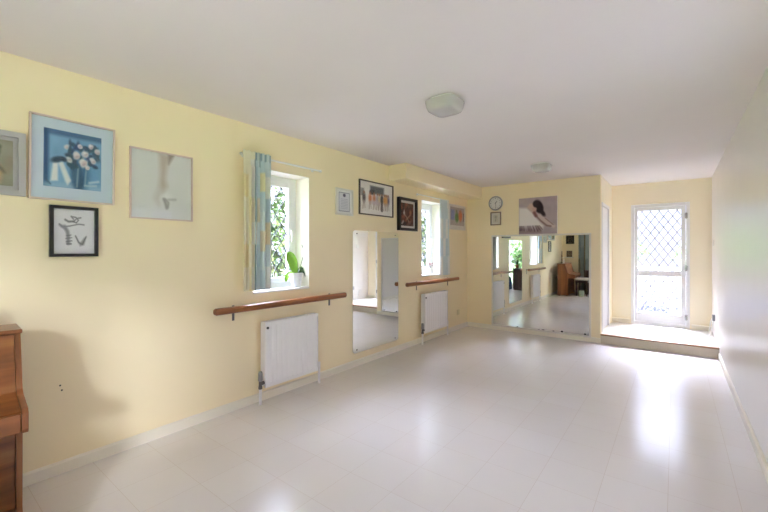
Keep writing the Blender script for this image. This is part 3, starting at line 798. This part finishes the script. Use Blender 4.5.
B3 = [(.12, [(136, 134, 112), GR]), (.3, [(168, 178, 172), GR, (168, 178, 172)]), (.42, [(140, 130, 100)]), (.6, [GR, (176, 186, 180)]), (.72, [(132, 148, 140)]), (.86, [(196, 204, 200), GR]), (1, [(140, 138, 116)])]
curtain('curtain', 'long grey-green curtain behind the piano bench, seen in the wide mirror', (-2.40, YR+.10), (-1.93, YR+.10), .03, 2.16, 7, .03, lambda s, t: chk(s, t, B3), 'garden window curtains', .0, 120, 30, 3)
curtain('curtain', 'long grey-green curtain at the far side of the garden window behind the camera', (.10, YR+.10), (.37, YR+.10), .03, 2.16, 6, .03, lambda s, t: chk(s, t, B3), 'garden window curtains', .0, 100, 30, 4)

def pole(p0, p1, label, wall_dir, brs):
    t = thing('curtain_pole', label, 'curtain pole', tuple((Vector(p0)+Vector(p1))/2), 0, 'curtain poles'); sh = t.location.copy()
    MB().cyl(p0, p1, .009, n=14).build('rod', M['white_plastic'], t, smooth=True, shift=sh)
    d = (Vector(p1)-Vector(p0)).normalized()
    for p, q in ((p0, -1), (p1, 1)):
        MB().sphere(tuple(Vector(p)+d*q*.008), .014, n=8).build('finial', M['white_plastic'], t, smooth=True, shift=sh)
    for f in brs:
        p = Vector(p0)+(Vector(p1)-Vector(p0))*f; wd = Vector(wall_dir)
        MB().cyl(tuple(p), tuple(p+wd*.995), .006, n=10).cyl(tuple(p+wd*.93), tuple(p+wd*.995), .016, n=14).build('bracket', M['white_plastic'], t, smooth=True, shift=sh)
pole((-2.842, 1.765, 2.122), (-2.842, 2.63, 2.122), 'slim white curtain pole above the orchid window', (-.048, 0, 0), (.04, .93))
pole((-2.842, 4.46, 2.105), (-2.842, 5.34, 2.105), 'slim white curtain pole above the further window', (-.048, 0, 0), (.06, .94))
pole((-2.45, YR+.05, 2.10), (.38, YR+.05, 2.10), 'white curtain pole above the garden window behind the camera', (0, -.05, 0), (.03, .5, .97))

# ================================================================== plants on the sills
def leaf_mesh(mb, path, widths, normal=(0, 0, 1), fold=.25):
    """a leaf: centre line with widths, folded about its midrib"""
    P = [Vector(p) for p in path]; rows = []
    for i, p in enumerate(P):
        d = (P[min(i+1, len(P)-1)]-P[max(i-1, 0)]).normalized(); s = d.cross(Vector(normal))
        if s.length < .05: s = Vector((0, 1, 0))
        s.normalize(); n = s.cross(d); w = widths[i]
        rows.append([mb.bm.verts.new(p-s*w+n*w*fold), mb.bm.verts.new(p-s*w*.5+n*w*fold*.3), mb.bm.verts.new(p), mb.bm.verts.new(p+s*w*.5+n*w*fold*.3), mb.bm.verts.new(p+s*w+n*w*fold)])
    for a, b in zip(rows, rows[1:]):
        for k in range(4): mb.bm.faces.new((a[k], a[k+1], b[k+1], b[k]))
    return mb
def add_leaf(parent, path, widths, mat, normal, name='leaf'):
    o = leaf_mesh(MB(), path, widths, normal).build(name, mat, parent, smooth=True)
    md = o.modifiers.new('thick', 'SOLIDIFY'); md.thickness = .0022
    sb = o.modifiers.new('smooth', 'SUBSURF'); sb.levels = 1; sb.render_levels = 2
    return o
oz = W1[2]+.005
oc = thing('potted_orchid', 'orchid with broad green leaves in a white pot on the sill', 'plant', (-2.985, 2.445, oz), 0)
MB().lathe([(.0, 0), (.042, 0), (.046, .004), (.058, .125), (.062, .128), (.062, .14), (.056, .14), (.053, .125), (.0, .122)], n=32).build('pot', M['pot_white'], oc, smooth=True)
MB().lathe([(0, .128), (.035, .128), (.054, .122)], n=24).build('soil', M['soil'], oc, smooth=True)
add_leaf(oc, [(0, -.005, .12), (.005, -.02, .17), (.005, -.045, .24), (.0, -.07, .30), (-.005, -.083, .335), (-.01, -.09, .35)], [.014, .036, .050, .048, .032, .004], M['leaf_lime'], (.78, -.62, .1))
add_leaf(oc, [(0, .005, .12), (.01, .03, .155), (.02, .07, .160), (.03, .10, .135), (.035, .115, .10), (.036, .118, .075)], [.012, .028, .036, .040, .034, .006], M['leaf_dark'], (.8, -.3, .7))
add_leaf(oc, [(0, -.005, .12), (.015, -.04, .145), (.02, -.09, .145), (.025, -.13, .12), (.03, -.145, .085), (.03, -.148, .06)], [.010, .020, .024, .024, .018, .004], M['leaf_lime'], (.3, 0, 1))
add_leaf(oc, [(0, .0, .12), (.0, .03, .17), (.0, .07, .195), (.0, .11, .19), (.0, .14, .175)], [.008, .018, .02, .016, .004], M['leaf_dark'], (.2, 0, 1))
add_leaf(oc, [(0, 0, .12), (-.03, -.02, .16), (-.05, -.05, .18), (-.06, -.08, .16)], [.01, .02, .02, .004], M['leaf_dark'], (.2, 0, 1))
MB().tube([(0, .015, .12), (.004, .05, .20), (.005, .085, .30), (.0, .09, .36), (-.002, .075, .42)], .0028, 6).build('flower_stem', M['stem'], oc, smooth=True)

def vase_flowers():
    v = thing('flower_vase', 'small vase of dusky pink dried flowers on the further window sill', 'vase', (-2.97, 5.02, W2[2]+.005), 0)
    MB().lathe([(0, 0), (.03, 0), (.042, .03), (.036, .065), (.022, .085), (.026, .095), (.02, .094), (.018, .085), (0, .08)], n=24).build('vase', M['paleceramic'], v, smooth=True)
    st = MB(); rs = random.Random(9); heads = []
    for k in range(9):
        a = rs.uniform(0, 2*PI); r = rs.uniform(.02, .07); h = rs.uniform(.12, .18)
        tip = (r*math.cos(a), r*math.sin(a), h); heads.append(tip); st.tube([(0, 0, .07), (tip[0]*.4, tip[1]*.4, h*.7), tip], .0018, 5)
    st.build('stems', M['stem'], v)
    pk = plain('dusky pink petals', (176, 132, 124), .8, noise=.12, nscale=40)
    for c in heads:
        f = MB()
        for q in range(7):
            a = q*2*PI/7; leaf_mesh(f, [(c[0], c[1], c[2]), (c[0]+.013*math.cos(a), c[1]+.013*math.sin(a), c[2]+.008), (c[0]+.024*math.cos(a), c[1]+.024*math.sin(a), c[2]+.006)], [.003, .008, .003], (0, 0, 1))
        f.sphere((c[0], c[1], c[2]+.004), .009, n=6)
        f.build('flower', pk, v, smooth=True)
vase_flowers()

# ================================================================== ceiling lights
def ceiling_light(x, y, label, s):
    t = thing('ceiling_light', label, 'ceiling light', (x, y, H), 0, 'ceiling lights')
    MB().lathe([(.0, 0), (.09, 0), (.09, -.019), (.0, -.019)], n=40, power=4).build('base', M['white_plastic'], t, smooth=True)
    MB().lathe([(.0, -.018), (.110*s, -.018), (.118*s, -.021), (.118*s, -.034), (.112*s, -.066), (.102*s, -.088), (.085*s, -.098), (.04, -.101), (.0, -.101)], n=64, power=4.2).build('shade', M['opal'], t, smooth=True)
ceiling_light(-1.30, 2.40, 'rounded square opal glass ceiling light nearer the camera', 1.0)
ceiling_light(-1.315, 4.92, 'rounded square opal glass ceiling light further away near the end wall', .95)

# ================================================================== piano
def piano():
    t = thing('upright_piano', 'brown wooden upright piano at the left edge, lid closed', 'piano', (-2.80, .394, 0), math.radians(-3))
    L = 1.15; W = M['piano']; V = M['piano_v']; th = .022
    prof = [(.07, .02), (.07, .916), (.268, .916), (.288, .85), (.345, .665), (.375, .648), (.520, .622), (.538, .605), (.540, .535), (.528, .517), (.36, .515), (.345, .50), (.340, .10), (.36, .06), (.36, .02)]
    for y0 in (-th, -L):
        s = MB(); s.prism(prof, y0, y0+th, 'XZ'); s.build('side_panel', V, t)
    MB().box(.062, .284, -L-.008, .006, .917, .938, .006).build('lid', W, t)
    a, b = -L+th+.001, -th-.001
    def sl(x0, z0, x1, z1, d, name, m):
        q = MB(); n = Vector((z1-z0, 0, -(x1-x0))).normalized()
        q.prism([(x0, z0), (x1, z1), (x1-n.x*d, z1-n.z*d), (x0-n.x*d, z0-n.z*d)], a, b, 'XZ'); return q.build(name, m, t)
    # upper panel slopes slightly back
    sl(.342, .640, .266, .914, .02, 'upper_panel', W)
    sl(.512, .607, .336, .655, .014, 'fallboard', W)
    MB().box(.505, .532, a, b, .520, .604, .004).build('key_slip', W, t)
    MB().box(.02, .504, a, b, .520, .55).build('keybed', M['darkwood'], t)
    MB().box(.305, .325, a, b, .10, .518).build('lower_panel', W, t)
    MB().box(.30, .345, a, b, .02, .098, .003).build('plinth', W, t)
    MB().box(.072, .09, a, b, .03, .914).build('back_panel', M['darkwood'], t)
    for y in (-L/2-.07, -L/2+.07):
        p = MB(); p.box(.345, .43, y-.012, y+.012, .045, .055, .003); p.sphere((.43, y, .05), .02, (1.3, 1, .35), 8)
        p.build('pedal', M['brass'], t, smooth=True)
    for y in (-.05, -L+.05):
        for x in (.11, .31):
            MB().cyl((x, y-.012, .02), (x, y+.012, .02), .02, n=14).build('castor', M['darkmetal'], t, smooth=True)
    MB().box(.160, .1616, .0, .0065, .917, .918).build('lid_hinge', M['brass'], t)
piano()
fg = thing('figurine', 'small white figurine on top of the piano, seen in the wide mirror', 'ornament', (-2.62, .12, .9385), 0)
MB().lathe([(0, 0), (.035, 0), (.036, .012), (.018, .03), (.026, .08), (.018, .12), (.012, .13), (.0, .132)], n=20).build('body', M['paleceramic'], fg, smooth=True)
MB().sphere((0, 0, .148), .02, n=8).build('head', M['paleceramic'], fg, smooth=True)
cs = thing('candlestick', 'tall dark candlestick on top of the piano, seen in the wide mirror', 'candlestick', (-2.69, .02, .9385), 0)
MB().lathe([(0, 0), (.045, 0), (.045, .01), (.015, .025), (.011, .08), (.018, .1), (.011, .12), (.010, .2), (.022, .215), (.022, .225), (0, .225)], n=20).build('stick', M['darkmetal'], cs, smooth=True)
MB().cyl((0, 0, .225), (0, 0, .36), .011, .010).build('candle', plain('dark wax', (70, 54, 50), .5), cs, smooth=True)

def bench():
    t = thing('piano_bench', 'dark piano bench with a cream cushion, seen in the wide mirror', 'bench', (-2.14, -.115, 0), 0)
    w, l = .16, .28
    MB().box(-w, w, -l, l, .385, .455, .006).build('seat_box', M['darkwood'], t)
    MB().box(-w-.005, w+.005, -l-.005, l+.005, .456, .512, .02).build('cushion', M['cushion'], t, smooth=True)
    for sx in (-1, 1):
        for sy in (-1, 1):
            MB().lathe([(0, 0), (.014, 0), (.018, .04), (.014, .08), (.022, .2), (.018, .3), (.026, .33), (.026, .385), (0, .385)], (sx*(w-.03), sy*(l-.03), 0), 16).build('leg', M['darkwood'], t, smooth=True)
    MB().box(-w+.03, w-.03, -.012, .012, .12, .145).build('stretcher', M['darkwood'], t)
bench()
bk = thing('waste_bucket', 'pale green bucket on the floor by the piano bench, seen in the wide mirror', 'bucket', (-2.12, .27, 0), 0)
MB().lathe([(0, 0), (.055, 0), (.075, .16), (.08, .165), (.08, .17), (.072, .17), (.055, .01), (0, .01)], n=28).build('body', M['bucket'], bk, smooth=True)
MB().tube([(-.078, 0, .15), (-.06, 0, .1), (-.03, .07, .06), (.03, .07, .06), (.06, 0, .1), (.078, 0, .15)], .003, 6).build('handle', M['chrome'], bk, smooth=True)

def cabinet():
    t = thing('cabinet', 'low dark wooden cabinet by the garden window, seen in the mirrors', 'cabinet', (-1.80, -.585, 0), 0)
    w, d, h = .36, .165, .70
    c = MB(); c.box(-w, -w+.02, -d, d, .05, h).box(w-.02, w, -d, d, .05, h).box(-w+.02, w-.02, -d, d, .05, .07).box(-w+.02, w-.02, -d, -d+.01, .07, h).box(-w+.02, w-.02, -d+.01, d-.025, .37, .388)
    c.build('body', M['darkwood'], t)
    MB().box(-w-.015, w+.015, -d-.01, d+.015, h, h+.025, .004).build('top', M['darkwood'], t)
    MB().box(-w+.01, w-.01, -d+.02, d-.02, 0, .05).build('plinth', M['darkwood'], t)
    for s in (-1, 1):
        x0, x1 = (-w+.022, -.002) if s < 0 else (.002, w-.022)
        o = MB().box(x0, x1, d-.022, d-.002, .072, h-.004, .003).build('door', M['darkwood'], t)
        MB().cyl((s*.03, d-.002, .42), (s*.03, d+.02, .42), .006).sphere((s*.03, d+.024, .42), .012, n=8).build('knob', M['brass'], o, smooth=True)
cabinet()
def houseplant():
    t = thing('potted_houseplant', 'bushy dark green houseplant on the low cabinet, seen in the mirrors', 'plant', (-1.52, -.60, .7255), 0)
    MB().lathe([(0, 0), (.05, 0), (.065, .11), (.07, .115), (.062, .118), (.058, .1), (0, .1)], n=24).build('pot', plain('terracotta', (150, 86, 58), .8), t, smooth=True)
    rs = random.Random(2)
    for k in range(16):
        a = rs.uniform(0, 2*PI); r = rs.uniform(.06, .15); h = rs.uniform(.16, .30); c, s = math.cos(a), math.sin(a)
        add_leaf(t, [(0, 0, .1), (c*r*.4, s*r*.4, h*.8), (c*r*.8, s*r*.8, h), (c*r*1.1, s*r*1.1, h-.03)], [.004, .022, .03, .004], M['leaf_dark'], (0, 0, 1))
houseplant()
bg = thing('cloth_bag', 'blue cloth bag on the floor beside the dark cabinet, seen in the mirrors', 'bag', (-1.20, -.62, 0), 0)
MB().lathe([(0, 0), (.12, 0), (.135, .03), (.13, .2), (.11, .36), (.10, .42), (.09, .41), (.1, .2), (0, .05)], n=28, power=2.8).build('body', M['bluebag'], bg, smooth=True)
for sx in (-1, 1):
    MB().tube([(-.06, sx*.075, .40), (-.05, sx*.07, .50), (0, sx*.06, .54), (.05, sx*.07, .50), (.06, sx*.075, .40)], .007, 8).build('handle', M['bluebag'], bg, smooth=True)

# ================================================================== small fittings
def plate(name, label, cat, loc, rot, m, w=.086, h=.086, rocker=True):
    t = thing(name, label, cat, loc, rot)
    MB().box(-w/2, w/2, -.010, -.001, -h/2, h/2, .003).build('plate', m, t)
    if rocker: MB().box(-.012, .012, -.014, -.0095, -.018, .018, .002).build('rocker', m, t)
    return t
plate('wall_plate', 'small cream blank wall plate low on the left wall near the corner', 'wall plate', (XL, 5.79, .286), ROT['left'], M['cream_plastic'], rocker=False)
plate('light_switch', 'small white light switch high on the right wall inside the porch', 'light switch', (XR, 6.96, 1.424), ROT['right'], M['white_plastic'])
sb = thing('junction_box', 'small white box with a looping cable low on the right wall of the porch', 'cable box', (XR, 6.78, .40), ROT['right'])
MB().box(-.04, .04, -.03, -.001, -.03, .05, .005).build('box', M['grey_plastic'], sb)
MB().tube([(0, -.02, -.03), (.01, -.03, -.12), (.0, -.05, -.22), (-.05, -.07, -.255), (-.12, -.06, -.25), (-.16, -.05, -.18), (-.17, -.04, -.10), (-.20, -.03, -.06), (-.3, -.015, -.05)], .007, 8).build('cable', M['white_plastic'], sb, smooth=True)
for y, z, wh in ((.604, .520, 'upper'), (.612, .490, 'lower')):
    tag(MB().lathe([(0, 0), (.004, .001), (.005, .004), (0, .005)], (XL-.001, y, z), 10, 'X').build('screw', M['darkmetal']), wh+' of two tiny dark screws in the left wall within the piano shadow', 'screw', 'screws in the wall by the piano')

# ================================================================== outside
struct('ground', MB().box(-30, 30, -30, 40, -.3, -.13), M['grass'], 'lawn outside the windows', 'ground')
struct('terrace', MB().box(XL-.3, 6.5, -4.2, YR-.25, -.13, -.06), M['paving'], 'pale paving outside the garden window', 'paving')
struct('bounce_slabs', MB().box(-8.0, XL-.3, -3.0, 12.0, -.13, -.06), M['path'], 'grey slabs added along the left side of the house to neutralise bounced light', 'paving')  # added neutral ground, keeps green lawn bounce out of the left windows
struct('gravel', MB().box(XR+.2, 6.5, YR-.25, 7.0, -.13, -.06), M['gravel'], 'unseen grey gravel added along the side of the house to neutralise bounced light', 'gravel')  # added neutral ground, keeps green lawn bounce off the ceiling
struct('shade_storey', MB().box(XL-.3, XR+.2, YR-.25, YP+.22, H+.121, 5.6), M['gravel'], 'plain upper storey above the room, unseen, added to shade the terrace', 'house')  # added block that keeps the bright sky lobe off the terrace
struct('backdrop_wall', MB().box(-3.5, 5, 9.7, 9.9, -.13, .86).box(-3.52, 5.02, 9.66, 9.94, .86, .92), M['backdrop_wall'], 'low pale wall added beyond the porch door to dim the view through its lower pane', 'garden wall')  # added backdrop, dimmer than the path, so the lower leading shows
struct('path', MB().box(-2.2, 2.2, YP+.22, 9.7, -.13, -.055), M['path'], 'pale paved path outside the porch door', 'paving')

def foliage_mesh(n, rx, ry, rz, zc, leaf, cols, seed, shell=.35):
    rs = np.random.RandomState(seed)
    d = rs.normal(size=(n, 3)); d /= np.linalg.norm(d, axis=1)[:, None]
    r = (shell+(1-shell)*rs.rand(n))**.6
    lump = 1+.18*np.sin(d[:, 0]*5+seed)+.14*np.sin(d[:, 1]*6+1.7*seed)+.12*np.sin(d[:, 2]*7)
    c = d*(r*lump)[:, None]*np.array([rx, ry, rz])+np.array([0, 0, zc])
    c[:, 2] = np.maximum(c[:, 2], .06)
    a = rs.normal(size=(n, 3)); a /= np.linalg.norm(a, axis=1)[:, None]
    b = np.cross(a, rs.normal(size=(n, 3))); b /= np.linalg.norm(b, axis=1)[:, None]
    s = leaf*(.6+.8*rs.rand(n))[:, None]
    nrm = np.cross(a, b)
    v = np.stack([c-a*s, c+b*s*.42+nrm*s*.12, c+a*s, c-b*s*.42+nrm*s*.12], 1).reshape(-1, 3)
    me = bpy.data.meshes.new('foliage'); me.from_pydata(v.tolist(), [], np.arange(4*n).reshape(n, 4).tolist())
    at = me.color_attributes.new('Col', 'FLOAT_COLOR', 'CORNER')
    cc = srgb2lin(np.array(cols, float))[rs.randint(0, len(cols), n)]*(.7+.6*rs.rand(n))[:, None]
    at.data.foreach_set('color', np.repeat(np.concatenate([cc, np.ones((n, 1))], 1), 4, axis=0).ravel())
    me.materials.append(M['foliage'])
    return me
GREEN = [(40, 58, 26), (58, 78, 36), (76, 94, 46), (34, 46, 24), (92, 104, 66)]
PALE = [(84, 110, 60), (104, 128, 76), (70, 96, 52), (120, 140, 92)]
BLUISH = [(150, 150, 186), (130, 134, 166), (160, 156, 196), (140, 150, 140)]
PALE2 = [(150, 172, 120), (168, 186, 138), (136, 160, 110), (176, 190, 152)]
def shrub(x, y, rx, ry, rz, n, leaf, cols, seed, label, group=None, name='garden_shrub'):
    t = thing(name, label, 'shrub', (x, y, -.13), 0, group)
    me = foliage_mesh(n, rx, ry, rz, rz*1.02+.1, leaf, cols, seed)
    o = bpy.data.objects.new('foliage', me); COL.objects.link(o); o.parent = t
    s = MB(); rs = random.Random(seed)
    for k in range(5):
        a = k*2*PI/5+rs.random(); s.tube([(.03*math.cos(a), .03*math.sin(a), 0), (rx*.2*math.cos(a), ry*.2*math.sin(a), rz*.7), (rx*.5*math.cos(a), ry*.5*math.sin(a), rz*1.4)], [.025, .018, .006], 6)
    s.build('stems', M['bark'], t, smooth=True)
    return t
shrub(-5.1, 3.85, 75e-2, .75, 1.15, 2600, .075, GREEN+PALE, 4, 'tall green shrub outside the orchid window')
shrub(-5.4, 8.9, .8, .8, 1.25, 1500, .09, GREEN, 6, 'green shrub outside the further window')
shrub(-3.0, -5.0, .95, .7, 1.15, 2600, .10, PALE+GREEN, 8, 'left green shrub in the garden behind, seen in the tall mirror within the wide mirror', 'shrubs behind the garden window')
shrub(-.5, -5.4, .8, .7, 1.2, 2400, .10, PALE, 9, 'right pale green shrub in the garden behind the camera', 'shrubs behind the garden window')
shrub(2.6, .25, 1.15, 1.15, 1.75, 3600, .13, GREEN, 21, 'tall dense shrub added to the right of the house, unseen, blocking sun from the side')  # added to keep the low sun out of the right-hand window
shrub(-2.1, 15.2, 1.35, .9, 1.1, 2200, .11, PALE2, 12, 'pale green hedge shrub at the left beyond the porch door', 'shrubs beyond the porch door')
shrub(1.6, 17.5, 1.35, .9, 1.0, 2200, .11, PALE2, 13, 'pale green hedge shrub at the right beyond the porch door', 'shrubs beyond the porch door')
shrub(-.42, 8.95, .45, .26, .26, 1400, .05, BLUISH, 14, 'low bluish plant outside the bottom of the porch door', None, 'bluish_shrub')  # bluish foliage in place of an unidentified bluish patch

# ================================================================== light
SUN_DIR = (.71, -.66, .33); SUN_ANGLE = 8.0; SUN_POWER = 1.45; SKY = 1.5; SKY_TOP = 6.5; SKY_COL = (.70, .738, 1.0)
SIDE_DIR = (-.70, -.12, .70); SIDE_POW = 8; SIDE_GAIN = 44.0
PORCH_FILL_DIR = (-.05, .58, .80); PORCH_FILL_POW = 30; PORCH_FILL_GAIN = 900.0
wd = bpy.data.worlds.new('overcast sky'); SC.world = wd; wd.use_nodes = True
nt = wd.node_tree; bgd = nt.nodes['Background']
# overcast sky: brighter overhead than at the horizon
tc = nt.nodes.new('ShaderNodeTexCoord')
def mnode(op, a, b=None, c=None):
    n = nt.nodes.new('ShaderNodeMath'); n.operation = op
    for i, v in enumerate((a, b, c)):
        if v is None: continue
        if isinstance(v, (int, float)): n.inputs[i].default_value = v
        else: nt.links.new(v, n.inputs[i])
    return n.outputs[0]
# bright lobes added to the sky to light the porch and the leaded windows
def lobe(d, pw, gain):
    n = nt.nodes.new('ShaderNodeVectorMath'); n.operation = 'DOT_PRODUCT'
    n.inputs[1].default_value = Vector(d).normalized()
    nt.links.new(tc.outputs['Generated'], n.inputs[0])
    return mnode('MULTIPLY', mnode('POWER', mnode('MAXIMUM', n.outputs['Value'], 0.0), pw), gain)
glow = mnode('ADD', lobe(PORCH_FILL_DIR, PORCH_FILL_POW, PORCH_FILL_GAIN), lobe(SIDE_DIR, SIDE_POW, SIDE_GAIN))
sp = nt.nodes.new('ShaderNodeSeparateXYZ'); nt.links.new(tc.outputs['Generated'], sp.inputs[0])
up = mnode('POWER', mnode('MAXIMUM', sp.outputs['Z'], 0.0), 1.3)
sky = mnode('MULTIPLY_ADD', up, SKY_TOP, SKY)
nt.links.new(mnode('ADD', sky, glow), bgd.inputs['Strength'])
bgd.inputs['Color'].default_value = SKY_COL+(1,)

# low hazy sun on the garden side, behind the camera
sl = bpy.data.lights.new('low_sun', 'SUN'); sl.energy = SUN_POWER; sl.angle = math.radians(SUN_ANGLE); sl.color = (.86, .90, 1.0)
so = bpy.data.objects.new('low_sun', sl); COL.objects.link(so)
so.rotation_euler = Vector(SUN_DIR).to_track_quat('Z', 'Y').to_euler()

def portal(name, loc, rot, sx, sy):
    l = bpy.data.lights.new(name, 'AREA'); l.shape = 'RECTANGLE'; l.size = sx; l.size_y = sy
    l.cycles.is_portal = True
    o = bpy.data.objects.new(name, l); COL.objects.link(o); o.location = loc; o.rotation_euler = rot
portal('daylight_portal', (XL-.30, (W1[0]+W1[1])/2, (W1[2]+W1[3])/2), (0, -PI/2, 0), W1[3]-W1[2], W1[1]-W1[0])
portal('daylight_portal', (XL-.30, (W2[0]+W2[1])/2, (W2[2]+W2[3])/2), (0, -PI/2, 0), W2[3]-W2[2], W2[1]-W2[0])
portal('daylight_portal', ((DP[0]+DP[1])/2, YP+.21, (DP[2]+DP[3])/2), (-PI/2, 0, 0), DP[1]-DP[0], DP[3]-DP[2])
portal('daylight_portal', (XR+.19, (WS[0]+WS[1])/2, (WS[2]+WS[3])/2), (0, PI/2, 0), WS[3]-WS[2], WS[1]-WS[0])
portal('daylight_portal', ((WR[0]+WR[1])/2, YR-.24, (WR[2]+WR[3])/2), (PI/2, 0, 0), WR[1]-WR[0], WR[3]-WR[2])

# ================================================================== camera and view
cam = bpy.data.cameras.new('camera'); co = bpy.data.objects.new('camera', cam); COL.objects.link(co)
cam.sensor_width = 36; cam.lens = 36*378/768; cam.clip_start = .02
cam.shift_y = -5.5/768
co.location = (0, 0, 1.32)
co.rotation_euler = (PI/2, 0, math.atan2(291, 378))
SC.camera = co

vs = SC.view_settings
SC.display_settings.display_device = 'sRGB'
vs.view_transform = 'Standard'; vs.look = 'None'; vs.gamma = 1; vs.use_curve_mapping = False
vs.exposure = 0.50
cy = SC.cycles
cy.max_bounces = 24; cy.diffuse_bounces = 16; cy.glossy_bounces = 8; cy.transparent_max_bounces = 24; cy.transmission_bounces = 8
cy.use_denoising = True; cy.caustics_reflective = False
cy.sample_clamp_indirect = 8
